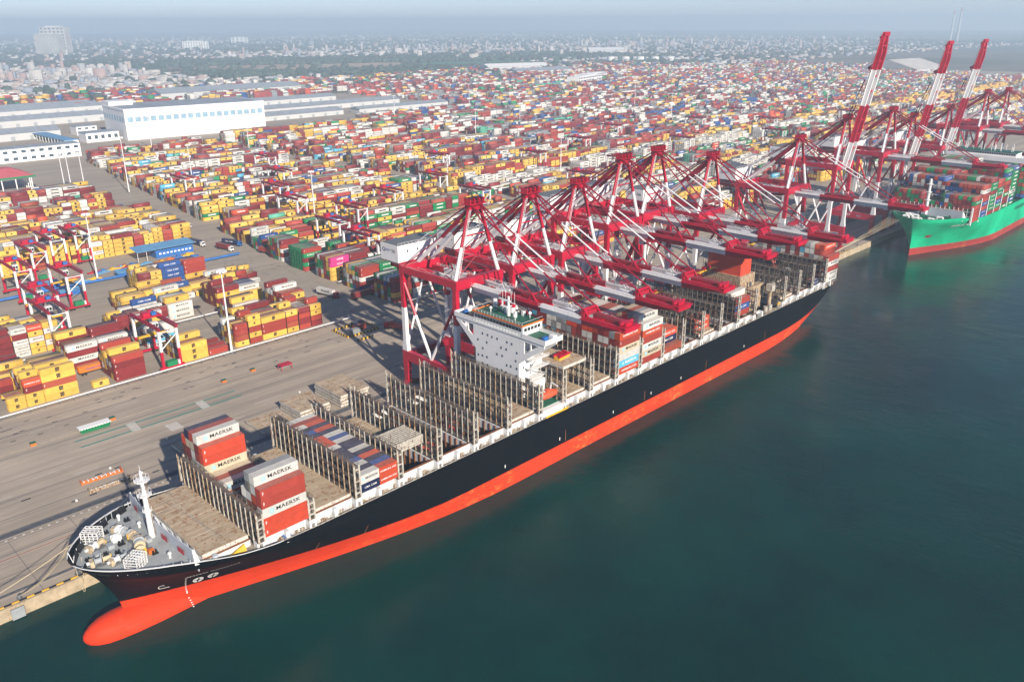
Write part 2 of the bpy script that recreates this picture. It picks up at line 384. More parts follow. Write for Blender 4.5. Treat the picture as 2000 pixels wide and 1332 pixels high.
# ------------------------------------------------------------------ the hull generator
def sstep(a, b, x):
    t = min(1, max(0, (x-a)/(b-a))); return t*t*(3-2*t)
def lerp_table(tab, x):
    if x <= tab[0][0]: return tab[0][1]
    for (a, va), (b, vb) in zip(tab, tab[1:]):
        if x <= b: return va+(vb-va)*(x-a)/(b-a)
    return tab[-1][1]
class Hull:
    def __init__(s, B, stem, stern, ztop, Lw, Ld, zref, aft):
        s.B, s.stem, s.stern, s.ztop, s.Lw, s.Ld, s.zref, s.aft = B, stem, stern, ztop, Lw, Ld, zref, aft
    blunt = .46
    def half(s, x, z):
        t = min(1, max(0, z/s.zref)); x0 = s.stem(z)
        L = s.Lw+(s.Ld-s.Lw)*t**1.25; a = 1.1-.1*t; b = 1-s.blunt*t**1.3
        u = min(1, max(0, (x-x0)/L))
        h = s.B*math.sin(math.pi/2*u**a)**b if u > 0 else 0
        xa = s.aft[0]+(s.aft[1]-s.aft[0])*t; xe = s.stern(99); k = .45*(1-t)+.05
        if x > xa: h *= 1-k*((x-xa)/(xe-xa))**2
        return h
    def rows(s, zlo=-1.5, nz=18, xs=None):
        out = []
        S = [i/24 for i in range(24)]; S = [(v**2)*.30 for v in S]+[.30+.5*i/14 for i in range(14)]+[.8+.2*i/14 for i in range(15)]
        for j in range(nz+1):
            row = []
            for q in S:
                xn = s.stem(99)+(s.stern(99)-s.stem(99))*q
                z = zlo+(s.ztop(xn)-zlo)*(j/nz)
                x = s.stem(z)+(s.stern(z)-s.stem(z))*q
                row.append((x, s.half(x, z), z))
            out.append(row)
        return out
    def mesh(s, name, mat, parent):
        m = MB(); rr = s.rows()
        m.grid([[(x, -y, z) for x, y, z in r] for r in rr])
        m.grid([[(x, y, z) for x, y, z in reversed(r)] for r in rr])
        for a, b in zip(rr, rr[1:]):                                     # transom
            (x0, y0, z0), (x1, y1, z1) = a[-1], b[-1]
            m.face((x0, -y0, z0), (x0, y0, z0), (x1, y1, z1), (x1, -y1, z1))
        return m.build(name, mat, parent, smooth=True)
    def deck(s, name, mat, parent, x0, x1, z, inset=.3, n=30, inner=None):
        m = MB(); m2 = MB()
        for i in range(n):
            a = x0+(x1-x0)*i/n; b = x0+(x1-x0)*(i+1)/n
            ya = max(.05, s.half(a, z)-inset); yb = max(.05, s.half(b, z)-inset)
            if inner is None: m.face((a, -ya, z), (b, -yb, z), (b, yb, z), (a, ya, z))
            else:
                m.face((a, -ya, z), (b, -yb, z), (b, -inner, z), (a, -inner, z)); m2.face((a, inner, z), (b, inner, z), (b, yb, z), (a, ya, z))
        if inner is not None: m2.build(name, mat, parent)
        return m.build(name, mat, parent)
    def bulwark_top(s, name, mat, parent, x0, x1, w=.35, n=40, h=.12):
        for sg in (-1, 1):
            m = MB(); P = []
            for i in range(n+1):
                x = x0+(x1-x0)*i/n; z = s.ztop(x); y = s.half(x, z); P.append((x, y, z))
            for p, q in zip(P, P[1:]):
                m.hexa([(p[0], sg*(p[1]-w), p[2]-.05), (q[0], sg*(q[1]-w), q[2]-.05), (q[0], sg*(q[1]+.06), q[2]-.05), (p[0], sg*(p[1]+.06), p[2]-.05),
                        (p[0], sg*(p[1]-w), p[2]+h), (q[0], sg*(q[1]-w), q[2]+h), (q[0], sg*(q[1]+.06), q[2]+h), (p[0], sg*(p[1]+.06), p[2]+h)])
            m.build(name, mat, parent)
    def stbd(s, x, z, off=.06):
        """point on the starboard skin and its tangent frame (along x, up, out)"""
        e = .3; y = s.half(x, z); p = Vector((x, -y, z))
        tx = (Vector((x+e, -s.half(x+e, z), z))-p).normalized(); tz = (Vector((x, -s.half(x, z+e), z+e))-p).normalized()
        n = tx.cross(tz).normalized()
        if n.y > 0: n = -n
        return p+n*off, tx, tz, n
def hull_decal(H, tris, x0, z0, s, mat, name, parent, off=.08, slope=0.):
    """flat print laid on the starboard skin: 2-D triangles placed from (x0, z0)"""
    v, tr = tris; P = []
    for a in v:
        x = x0+a[0]*s; p, tx, tz, n = H.stbd(x, z0+slope*(a[0]*s)+a[1]*s, off); P.append(tuple(p))
    m = MB(); m.v = P; m.f = [tuple(int(i) for i in t) for t in tr]; m.m = [0]*len(m.f)
    return m.build(name, mat, parent)
def disc_tris(r0, r1=0, n=28, a0=0, a1=2*math.pi):
    v = []; t = []
    for i in range(n+1):
        a = a0+(a1-a0)*i/n; v.append((r0*math.cos(a), r0*math.sin(a), 0)); v.append((r1*math.cos(a), r1*math.sin(a), 0))
    for i in range(n): t += [(2*i, 2*i+1, 2*i+2), (2*i+1, 2*i+3, 2*i+2)]
    return np.array(v), np.array(t)
def rect_tris(x0, x1, z0, z1, n=6):
    v = []; t = []
    for i in range(n+1):
        x = x0+(x1-x0)*i/n; v += [(x, z0, 0), (x, z1, 0)]
    for i in range(n): t += [(2*i, 2*i+2, 2*i+1), (2*i+2, 2*i+3, 2*i+1)]
    return np.array(v), np.array(t)

# ------------------------------------------------------------------ the black container ship
YC = -22.85; HB = 21.55
stem = lambda z: -19.5 if z <= 4.5 else -19.5-9.4*((min(z, 23.2)-4.5)/18.7)**1.6
stern = lambda z: 297 if z <= 0 else (297+30*min(1, z/7.)**.8)
ztop = lambda x: lerp_table([(-29, 23.2), (-20, 22.9), (-12, 22.4), (-5, 21.4), (3, 19.9), (12, 18.8), (22, 18.4), (400, 18.4)], x)
H1 = Hull(HB, stem, stern, ztop, 116, 36, 19.2, (250, 300))
ship = empty('container_ship', (0, YC, 0)); tag(ship, 'black-hulled container ship with red boot-topping and half-empty deck, moored at the quay', 'ship')
H1.mesh('hull', M['hull'], ship)
m = MB(); BS = .86
sec = [(-29.6, 1.4, .05, .05), (-29.35, 1.4, 1.1, 1.0), (-28.6, 1.35, 2.2, 1.9), (-27, 1.2, 3.5, 3.1), (-25, 1.0, 4.5, 4.1), (-22, .8, 5.2, 4.7), (-18, .4, 5.6, 5.0), (-12, .0, 5.75, 4.9), (-4, -.4, 5.6, 4.6), (6, -.8, 5.4, 4.2), (18, -1., 4.6, 3.4), (26, -1, 2, 2)]
m.grid([[(x, BS*ry*math.cos(2*math.pi*i/24), cz+.94*rz*math.sin(2*math.pi*i/24)) for i in range(25)] for x, cz, ry, rz in sec])
m.build('bulbous_bow', M['hull'], ship, smooth=True)
H1.deck('forecastle_deck', M['deckgrey'], ship, -28.6, -6.6, 21.15, .25)
box('forecastle_bulkhead', M['bulwark'], ship, -6.7, -6.5, -18.2, 18.2, 18.6, 21.1)
H1.deck('side_deck', M['decktan'], ship, 9, 326.6, 17.35, .25, 60, inner=18.6); H1.deck('fore_side_deck', M['decktan'], ship, -6.5, 9, 18.9, .25, 12)
box('stern_deck', M['decktan'], ship, 311, 326.4, -18.6, 18.6, 17.2, 17.36)
H1.bulwark_top('bulwark_rail', M['white'], ship, -28.6, 14)
H1.bulwark_top('gunwale', M['cream'], ship, 14, 326, .25, 30, .08)
# fairleads in the bow bulwark: black roller panels on both sides
for sg in (-1, 1):
    for xx in (-26.2, -24, -18.6, -16.2, -12.4, -10.4):
        ya = H1.half(xx-1, 22)-.42; yb = H1.half(xx+1, 22)-.42
        MB().hexa([(xx-.95, sg*ya, 21.2), (xx+.95, sg*yb, 21.2), (xx+.95, sg*(yb-1.7), 21.35), (xx-.95, sg*(ya-1.7), 21.35), (xx-.95, sg*ya, 22.5), (xx+.95, sg*yb, 22.5), (xx+.95, sg*(yb-.5), 22.0), (xx-.95, sg*(ya-.5), 22.0)]).build('fairlead', M['black'], ship)
    for i in range(12):
        xx = -27+i*1.7; y = H1.half(xx, 21.6)-.3
        MB().beam((xx, sg*y, 21.15), (xx, sg*(y-.05), 22.6), .16).build('bulwark_stay', M['bulwark'], ship)
# breakwater: two plates meeting in a shallow vee with struts behind
bw = MB()
for sg in (-1, 1):
    bw.hexa([(-8.6, 0, 21.15), (-8.35, 0, 21.15), (-7.2, sg*18.4, 21.15), (-7.45, sg*18.4, 21.15), (-8.9, 0, 25.4), (-8.65, 0, 25.4), (-7.3, sg*18.2, 25.0), (-7.55, sg*18.2, 25.0)] if sg > 0 else
            [(-7.45, -18.4, 21.15), (-7.2, -18.4, 21.15), (-8.35, 0, 21.15), (-8.6, 0, 21.15), (-7.55, -18.2, 25.0), (-7.3, -18.2, 25.0), (-8.65, 0, 25.4), (-8.9, 0, 25.4)])
brk = bw.build('breakwater', M['bulwark'], ship)
for sg in (-1, 1):
    for yy in (3.5, 11.5):
        x0 = -8.6+1.15*yy/19.4-.28; x1 = -8.6+1.15*(yy+3)/19.4-.28
        MB().face((x0-.02, sg*yy, 21.8), (x1-.02, sg*(yy+3), 21.8), (x1-.08, sg*(yy+3), 23.4), (x0-.08, sg*yy, 23.4)).build('red_panel', M['red'], brk)
    for yy in (2, 6, 10, 14, 17.4): MB().beam((-7.6+.05*yy, sg*yy, 24.8), (-6.3, sg*yy, 21.2), .15, .5).build('strut', M['bulwark'], brk)
    MB().hexa([(-7.5, sg*18.2, 21.1), (-6.2, sg*18.2, 21.1), (-6.2, sg*18.9, 20.9), (-7.5, sg*18.7, 20.9), (-7.5, sg*18.2, 25), (-7.1, sg*18.2, 25), (-6.2, sg*18.9, 21.5), (-7.5, sg*18.7, 21.5)]).build('end_plate', M['white'], brk)
# foremast
fm = MB().tube((-9.7, 0, 21.1), (-9.7, 0, 33), .75, .55, 12).tube((-9.7, 0, 33), (-9.7, 0, 39.6), .5, .3, 10).build('foremast', M['white'], ship)
for z, r in ((28.5, 1.1), (33, 1.7), (37, 1.8)):
    q = MB().tube((-9.7, 0, z), (-9.7, 0, z+.15), r, r, 10)
    for i in range(10):
        a = 2*math.pi*i/10; b = a+2*math.pi/10; q.beam((-9.7+r*math.cos(a), r*math.sin(a), z), (-9.7+r*math.cos(a), r*math.sin(a), z+1.05), .07).beam((-9.7+r*math.cos(a), r*math.sin(a), z+1.05), (-9.7+r*math.cos(b), r*math.sin(b), z+1.05), .06)
    q.build('mast_platform', M['white'], fm)
q = MB()
for i in range(26): q.beam((-8.9, -.3, 21.6+i*.6), (-8.9, .3, 21.6+i*.6), .06)
q.beam((-8.9, -.3, 21.2), (-8.9, -.3, 37.2), .07).beam((-8.9, .3, 21.2), (-8.9, .3, 37.2), .07); q.build('ladder', M['rusty_cream'], fm)
MB().beam((-9.7, -1.8, 35), (-9.7, 1.8, 35), .14).beam((-9.7, 0, 39.6), (-9.7, 0, 41.2), .08).tube((-9.7, .8, 35), (-9.7, .8, 35.8), .3).build('mast_lamps', M['white'], fm)
for sg, xx in ((1, -20), (-1, -20), (1, 2), (-1, 2)): MB().tube((-9.7, 0, 36), (xx, sg*11 if xx < 0 else sg*14, 22.6 if xx < 0 else 22), .035, n=5).build('mast_stay', M['steel'], fm)
# windlasses and winches
def winch(x, y, rz, s=1., col='beige', rope='rope'):
    w_ = empty('windlass', (x, y, 21.15), rz, ship); w_.scale = (s, s, s)
    MB().box(-1.6, 1.6, -2.2, 2.2, 0, .35).build('bed_plate', M['steel'], w_)
    MB().tube((0, -2.1, 1.25), (0, -.3, 1.25), .62, n=14).tube((0, -2.15, 1.25), (0, -2.0, 1.25), 1.15, n=16).tube((0, -.35, 1.25), (0, -.2, 1.25), 1.15, n=16).build('drum', M[rope], w_)
    MB().tube((0, .1, 1.25), (0, 1.7, 1.25), .75, n=14).tube((0, .1, 1.25), (0, .25, 1.25), 1.2, n=16).tube((0, 1.6, 1.25), (0, 1.75, 1.25), 1.2, n=16).build('drum', M[col], w_)
    MB().box(-1.2, .9, 1.9, 2.9, .2, 2.0).box(.3, 1.5, 2.1, 2.8, .2, 1.1).build('gear_case', M['beige'], w_)
    MB().tube((0, 2.9, 1.25), (0, 3.6, 1.25), .4, .5, 12).build('warping_head', M['white'], w_)
    MB().box(-1.1, -.6, -2.5, -2.2, .2, 1.6).box(.5, 1.1, -2.5, -2.2, .2, 1.6).build('bearing_stand', M['yellow'], w_)
winch(-14.4, 5.2, .35, 1.05, 'white', 'grey'); winch(-14.0, -3.6, -.3, 1.1, 'grey', 'rope'); winch(-21.2, 4.6, 1.9, .85, 'white'); winch(-22.6, -2.6, 1.4, .9, 'grey'); winch(-19.4, -4.6, 1.7, .8, 'white', 'grey'); winch(-13.2, .8, .1, .9, 'beige', 'steel')
for x, y, s in ((-16.4, 2.0, 1), (-18.4, -1.0, .8), (-24.6, 1.2, .7), (-12.2, -7.5, .9), (-17.2, 9.6, .8), (-25.6, -1.0, .7), (-11.3, 11.5, .9), (-20.6, .8, .6)):
    MB().box(-.8*s, .8*s, -.6*s, .6*s, 0, .25).tube((-.4*s, 0, .2), (-.4*s, 0, 1.0*s), .28*s, n=10).tube((.4*s, 0, .2), (.4*s, 0, 1.0*s), .28*s, n=10).build('mooring_bitts', M['black'], ship, (x, y, 21.15))
for x, y, rz in ((-16.6, 4.6, .3), (-15.8, -6.6, -.3)):
    MB().tube((0, -.4, .9), (0, .4, .9), 1.0, n=14).box(-1.1, 1.1, -.75, -.4, 0, 1.6).box(-1.1, 1.1, .4, .75, 0, 1.6).build('chain_stopper', M['white'], ship, (x, y, 21.15))
for x, y in ((-11.2, -1.2), (-18.8, 2.6), (-22.3, 1.2)):
    MB().box(-.7, .7, -.9, .9, 0, .9).box(-.75, .75, -.95, .95, .9, 1.0).build('hatch_box', M['grey'], ship, (x, y, 21.15))
box('tool_chest', M['orange'], ship, -13.4, -12.1, -7.3, -6.1, 21.15, 22.2)
for (x, y) in ((-10.2, 6.3), (-10.4, -11.8), (-12.6, 13.3)): MB().tube((x, y, 21.15), (x, y, 22.3), .28, n=10).tube((x, y, 22.3), (x, y, 22.75), .5, .35, 10).build('deck_vent', M['clean_white'], ship)
for x in (-27.9,): MB().tube((x, 0, 22.8), (x-.7, 0, 26), .1).tube((x, 0, 22.8), (x+.5, 0, 24.6), .05).build('jackstaff', M['white'], ship)
# white lattice cages for loose gear on both sides of the bow
for (cx, cy, rz) in ((-20.6, 8.8, -.75), (-17.4, -9.4, .62)):
    cg = empty('gear_cage', (cx, cy, 21.15), rz, ship)
    for xx in (-2, -1, 0, 1, 2):
        q = MB()
        for yy in (-1.6, 1.6): q.beam((xx, yy, 0), (xx, yy, 3.0), .14)
        q.beam((xx, -1.6, 3.0), (xx, 1.6, 3.0), .14).beam((xx, -1.6, 1.5), (xx, 1.6, 1.5), .1); q.build('cage_frame', M['letter_white'], cg)
    for z in (.1, .8, 1.5, 2.2, 3.0):
        q = MB()
        for yy in (-1.6, 1.6): q.beam((-2, yy, z), (2, yy, z), .12)
        for xx in (-2, 2): q.beam((xx, -1.6, z), (xx, 1.6, z), .12)
        q.build('cage_rail', M['letter_white'], cg)
    for yy in (-.8, 0, .8): MB().beam((-2, yy, 3.0), (2, yy, 3.0), .12).build('cage_bar', M['letter_white'], cg)
# anchor pocket, name and marks on the bow
NM = text_tris(text_mesh('MAERSK ENSENADA', 1.0, 'letter_white', 1.1, 2.)); hull_decal(H1, NM, -1.5, 14.7, 1., M['letter_white'], 'name_lettering', ship, off=.5, slope=.3)
for cx, cz in ((-3.35, 9.4), (-.15, 10.0)):
    d = hull_decal(H1, disc_tris(1.2), cx, cz, 1., M['letter_white'], 'thruster_mark', ship, .25)
    hull_decal(H1, rect_tris(-.95, .95, -.12, .12), cx, cz, 1., M['letter_black'], 'mark_bar', ship, .31)
    hull_decal(H1, rect_tris(-.14, .14, -1.05, 1.05, 2), cx, cz, 1., M['letter_black'], 'mark_bar', ship, .31)
    hull_decal(H1, disc_tris(.42), cx, cz, 1., M['letter_black'], 'mark_hub', ship, .33)
dm = MB()
for i in range(22):
    z = .4+i*.55; p, tx, tz, n = H1.stbd(-4.7-.15*z, z, .12) if z > 5.2 else (Vector((-4.7-.15*z, -5.7*math.sqrt(max(0, 1-((z+.4)/4.7)**2))-.08 if z < 4 else -H1.half(-5.4, z)-.12, z)), Vector((1, 0, 0)), Vector((0, .1, 1)), None)
    dm.face(p-tx*.18-tz*.12, p+tx*.18-tz*.12, p+tx*.18+tz*.12, p-tx*.18+tz*.12)
dm.build('draught_marks', M['letter_white'], ship)
q = MB()
for (a, b) in ((0, 1.1), (1.1, 1.6)): pass
hull_decal(H1, disc_tris(.75, .58, 18, .6, 5.2), -11.3, 9.6, 1., M['letter_white'], 'bulb_mark', ship, .12)
hull_decal(H1, rect_tris(-.6, 1.6, -.75, -.55), -11.1, 9.6, 1., M['letter_white'], 'bulb_mark', ship, .12)
for xx in (92, 118, 147, 170, 190, 238): hull_decal(H1, rect_tris(-.18, .18, -.55, .55, 1), xx, 8.2, 1., M['letter_white'], 'tug_mark', ship, .05)
for xx in (26, 40, 121, 166, 208, 256): hull_decal(H1, rect_tris(-.12, .12, -3.2, .8, 1), xx, 9.6, 1., M['rust'], 'rust_streak', ship, .04)

# ---- bays: lashing bridges, coamings, hatch covers, holds
BF = [8.42+14.32*k for k in range(8)]
BA = [120.2, 134.4, 148.5, 162.2, 176.2, 189.9, 203.5, 217.2, 231., 245., 270.8, 284.5, 298.3, 311.7]
NR = 17; PITCH_Y = 2.52
post_mesh = {}
def pm_(h, rusty):
    k = (round(h, 1), rusty)
    if k not in post_mesh: post_mesh[k] = MB().box(-.13, .13, -.1, .1, 0, k[0]).box(-.2, .2, -.18, .18, -.05, .25).mesh('post', M['rusty_cream'] if rusty else M['cream'])
    return post_mesh[k]
rb = random.Random(11)
def lashing_bridge(x, ztop_, single=True, tower=True, z0=20.9):
    b = MB(); h = ztop_-z0
    ys = [-21.35+42.7*i/NR for i in range(NR+1)]
    lv = [2.75, 5.4, 8.0]; lv = [l for l in lv if l < h-.3]+[h-.15]
    b.box(x-.95, x+.95, -21.3, 21.3, z0-.15, z0)
    for l in lv:
        b.box(x-.85, x+.85, -21.3, 21.3, z0+l-.1, z0+l)
        for sx in (-.9, .9):
            b.box(x+sx-.04, x+sx+.04, -21.3, 21.3, z0+l+.5, z0+l+.58); b.box(x+sx-.04, x+sx+.04, -21.3, 21.3, z0+l+1.0, z0+l+1.08)
    for i, y in enumerate(ys):
        b.box(x+.75, x+1.0, y-.11, y+.11, z0, z0+h+.5)
        if i < NR and rb.random() < .8:
            k = rb.randrange(len(lv)); za = z0+(0 if k == 0 else lv[k-1])
            b.box(x+.2, x+.26, y+.25, y+2.2, za+.15, za+rb.uniform(1.0, 2.2))
        if i < NR:
            za = z0; 
            for l in lv: b.beam((x+.86, y, za), (x+.86, y+2.5, z0+l), .1); za = z0+l
    for l in lv:                                            # tread frames between the post rows
        for y in ys: b.box(x-.9, x+.9, y-.06, y+.06, z0+l-.28, z0+l-.1)
    if not single:
        for y in ys:
            b.box(x-1.05, x-.8, y-.11, y+.11, z0, z0+h+.7)
    br = b.build('lashing_bridge', M['lattice'], ship)
    if single:
        for i, y in enumerate(ys):
            hh = h+rb.choice([.7, .9, 1.1]); ed = i in (0, 1, NR-1, NR)
            if ed and tower: hh += 1.6
            o = newobj('post', pm_(hh, rb.random() < .35), br); o.location = (x-.95, y, z0)
    for sg in (-1, 1):                                        # end towers
        MB().box(x-1.0, x-.55, sg*21.25-.22, sg*21.25+.22, z0, z0+h+(1.7 if tower else .4)).box(x+.55, x+1.0, sg*21.25-.22, sg*21.25+.22, z0, z0+h+(1.2 if tower else .4)).box(x-.6, x+.6, sg*21.25-.2, sg*21.25+.2, z0+1.2, z0+1.6).box(x-.6, x+.6, sg*21.25-.2, sg*21.25+.2, z0+h-1.2, z0+h-.8).box(x-.6, x+.6, sg*21.25-.2, sg*21.25+.2, z0+h*.5, z0+h*.5+.3).build('end_tower', M['cream'], br)
    return br
for k, x in enumerate(BF): lashing_bridge(x, {0: 28.2, 1: 26.5, 2: 30.3, 3: 29.2, 4: 29.6, 5: 29.8, 6: 29.8, 7: 29.3}[k], True, k >= 4)
for k, x in enumerate(BA): lashing_bridge(x, 31.2, k < 6, True)
# side structures along both rails
ped = MB(); ped.box(-1.0, -.45, -1.2, 1.2, 0, 3.2).box(.45, 1.0, -1.2, 1.2, 0, 3.2).box(-.45, .45, -1.2, 1.2, 2.3, 3.2).box(-.45, .45, .8, 1.2, 0, 2.3); ped = ped.mesh('pedestal', M['white'])
ped2 = MB().box(-.5, .5, -1.1, 1.1, 0, 3.2).box(-2.6, -.5, .3, 1.0, 2.2, 3.1).mesh('pedestal', M['white'])
for k, x in enumerate(BF+BA):
    for sg in (-1, 1):
        o = newobj('pedestal', ped, ship); o.location = (x, sg*(20.2 if k else 19.6), 17.4 if k else 18.7)
        if k == 0: o.scale = (1, .8, .6)
        o.location = o.location; o.rotation_euler.z = 0 if sg < 0 else math.pi
        o = newobj('pedestal', ped2, ship); o.location = (x+7.1, sg*20.2, 17.4); o.rotation_euler.z = 0 if sg < 0 else math.pi
rl = MB()
for sg in (-1, 1):
    for i in range(150):
        x = 14+i*2.08; rl.box(x-.035, x+.035, sg*21.3-.035, sg*21.3+.035, 18.4, 19.5)
    for z in (18.9, 19.45): rl.box(14, 326, sg*21.3-.03, sg*21.3+.03, z, z+.06)
rl.build('side_railing', M['cream'], ship)
rc = random.Random(5); clut = MB()
for i in range(170):
    x = rc.uniform(10, 322); y = -rc.uniform(19.3, 20.9); s = rc.uniform(.25, .8); clut.box(x-s, x+s, y-.3, y+.3, 17.4, 17.4+rc.uniform(.4, 1.6))
for i in range(60):
    x = rc.uniform(10, 320); clut.tube((x, -19.2, 17.9), (x+rc.uniform(2, 7), -19.2, 17.9), .12, n=6)
clut.build('deck_fittings', M['rusty_cream'], ship)['kind'] = 'stuff'
def hatch(name, par, x0, x1, y0, y1, z0, z1, seams=4, stock=True):
    m = MB(); m.box(x0, x1, y0, y1, z0, z1-.02)
    h_ = m.build(name, M['hatch_side'], par)
    n = seams; m2 = MB(); 
    for i in range(n):
        a = y0+(y1-y0)*i/n; b = y0+(y1-y0)*(i+1)/n
        MB().box(x0+.05, x1-.05, a+.05, b-.05, z1-.02, z1+.05).build('cover_panel', M['hatch'], h_)
    rr = random.Random(int(x0*7+y0)); q = MB()
    for i in range(int((x1-x0)*(y1-y0)/9)):
        x = rr.uniform(x0+.4, x1-.4); y = rr.uniform(y0+.4, y1-.4); q.box(x-.16, x+.16, y-.12, y+.12, z1+.05, z1+.16)
    q.build('container_sockets', M['rust'], h_)['kind'] = 'stuff'
    return h_
def hatch_row(x0, x1, z0=20.6, z1=21.55, ys=None, label='on the ship'):
    ys = ys or [-18.9, -9.5, 0, 9.5, 18.9]
    for i, (a, b) in enumerate(zip(ys, ys[1:])):
        h_ = hatch('hatch_cover', None, x0, x1, YC+a+.06, YC+b-.06, z0, z1)
        side = ['starboard outer', 'starboard inner', 'port inner', 'port outer'][i] if len(ys) == 5 else ['starboard', 'middle', 'port'][i]
        tag(h_, 'rusty tan hatch cover, %s panel, %s' % (side, label), 'hatch cover', 'hatch covers on the black ship')
def coaming(x0, x1, open_=False, cw=19.3, zl=17.3):
    m = MB()
    for sg in (-1, 1): m.box(x0, x1, sg*cw-.25, sg*cw+.25, zl, 20.5); m.box(x0, x1, sg*cw-.45, sg*cw+.45, 20.5, 20.62)
    m.box(x0, x0+.3, -cw+.3, cw-.3, zl, 20.5); m.box(x1-.3, x1, -cw+.3, cw-.3, zl, 20.5)
    for i in range(5):
        x = x0+1+i*(x1-x0-2)/4
        for sg in (-1, 1): m.box(x-.1, x+.1, sg*(cw+.2)-.35, sg*(cw+.2)+.35, zl+.1, 20.4)
    c_ = m.build('hatch_coaming', M['white'], ship)
    MB().box(x0, x1, -cw-.4, -cw+.4, 20.62, 20.7).build('rubbing_bar', M['rust'], c_); MB().box(x0, x1, cw-.4, cw+.4, 20.62, 20.7).build('rubbing_bar', M['rust'], c_)
    if open_:
        q = MB(); zf = 2.2
        while min(H1.half(x0, zf), H1.half(x1, zf)) < 19.7 and zf < 15: zf += .4
        q.face((x0+.3, -19, zf), (x1-.3, -19, zf), (x1-.3, 19, zf), (x0+.3, 19, zf))
        q.face((x0+.3, -19, zf), (x0+.3, 19, zf), (x0+.3, 19, 17.4), (x0+.3, -19, 17.4)); q.face((x1-.3, 19, zf), (x1-.3, -19, zf), (x1-.3, -19, 17.4), (x1-.3, 19, 17.4))
        q.face((x1-.3, -19, zf), (x0+.3, -19, zf), (x0+.3, -19, 17.4), (x1-.3, -19, 17.4)); q.face((x0+.3, 19, zf), (x1-.3, 19, zf), (x1-.3, 19, 17.4), (x0+.3, 19, 17.4))
        q.build('hold', M['dark'], c_)
        g = MB()
        for i in range(16):
            y = -18.9+i*2.52
            for xx in (x0+.45, x1-.45): g.box(xx-.14, xx+.14, y-.16, y+.16, zf, 20.4)
        g.build('cell_guides', M['rust'], c_)
    else: box('coaming_lid', M['dark'], c_, x0+.3, x1-.3, -cw+.4, cw-.4, 20.3, 20.45)
# bays: start, end, open hold?
FY = [-17.2, -8.6, 0, 8.6, 17.2]
coaming(-5.2, 7.0, False, 17.5, 18.9); hatch_row(-5.0, 1.0, 20.6, 21.75, FY, 'forward row beside the breakwater'); hatch_row(1.1, 6.9, 20.6, 21.75, FY, 'row before the first lashing bridge')
names = ['under the bow container stacks', 'in the bay behind the bow stacks', 'under the two-tier container bay']
for k in range(7):
    x0, x1 = BF[k]+1.1, BF[k+1]-1.1
    op = k in (3, 4, 5); coaming(x0, x1, op)
    if k <= 2: hatch_row(x0, x1, 20.6, 21.5, None, names[k])
    if k == 6: hatch_row(x0, x1, 20.6, 21.5, None, 'in the bay before the white deckhouse')
    if k == 3: hatch_row(x0, x1, 20.6, 21.5, [5, 12, 18.9], 'in the half-open hold near the bow')
for k in range(len(BA)-1):
    x0, x1 = BA[k]+1.1, BA[k+1]-1.1
    if k == 9: continue
    op = k in (5, 7, 8, 11, 12); coaming(x0, x1, op)
    if not op and k != 6: hatch_row(x0, x1, 20.6, 21.5, None, 'in bay %s aft of the white deckhouse' % ['one', 'two', 'three', 'four', 'five', 'six', 'seven', 'eight', 'nine', 'ten', 'eleven', 'twelve', 'thirteen'][k])
    if k == 6: hatch_row(x0, x1, 20.6, 21.5, [-18.9, -9.5, 0], 'beneath the lone orange container pair')
# ---- deckhouse with navigation bridge (ship local y: starboard negative)
dh = empty('deckhouse', (0, 0, 0), 0, ship)
XF = 110.4
MB().box(XF, 121.5, -9.8, 11.2, 17.4, 44.3).build('house_wall', M['clean_white'], dh)
MB().box(XF+3, 119.6, -13.5, -9.8, 17.4, 28).box(XF+3, 119.6, 11.2, 14.5, 17.4, 28).build('house_wall', M['clean_white'], dh)
win = MB().box(-.06, .06, -.28, .28, -.38, .38).mesh('window', M['window']); rw = random.Random(21)
for lv in range(7):
    z = 24.2+lv*2.75
    for i in range(9):
        y = -8.6+i*2.3+rw.uniform(-.3, .3)
        if rw.random() < .62:
            o = newobj('window', win, dh); o.location = (XF-.02, y, z+rw.uniform(-.15, .15))
for lv in range(7):
    for i in range(3):
        if rw.random() < .6:
            o = newobj('window', win, dh); o.location = (112.5+i*3.2, -9.82, 24.2+lv*2.75); o.rotation_euler.z = math.pi/2
for lv in range(6):                                     # side galleries and stairs on the starboard side
    z = 22.5+lv*3.2
    g = MB().box(113, 121.5, -13.2, -9.8, z, z+.15)
    for i in range(5): g.box(113+i*2.1, 113.08+i*2.1, -13.2, -13.1, z, z+1.1)
    g.box(113, 121.5, -13.2, -13.12, z+1.05, z+1.12).box(113, 121.5, -13.2, -13.12, z+.55, z+.6); g.build('side_gallery', M['clean_white'], dh)
    MB().beam((113.5 if lv % 2 else 120.5, -12, z), (119.5 if lv % 2 else 114.5, -12, z+3.2), .8, .15).build('stair', M['clean_white'], dh)
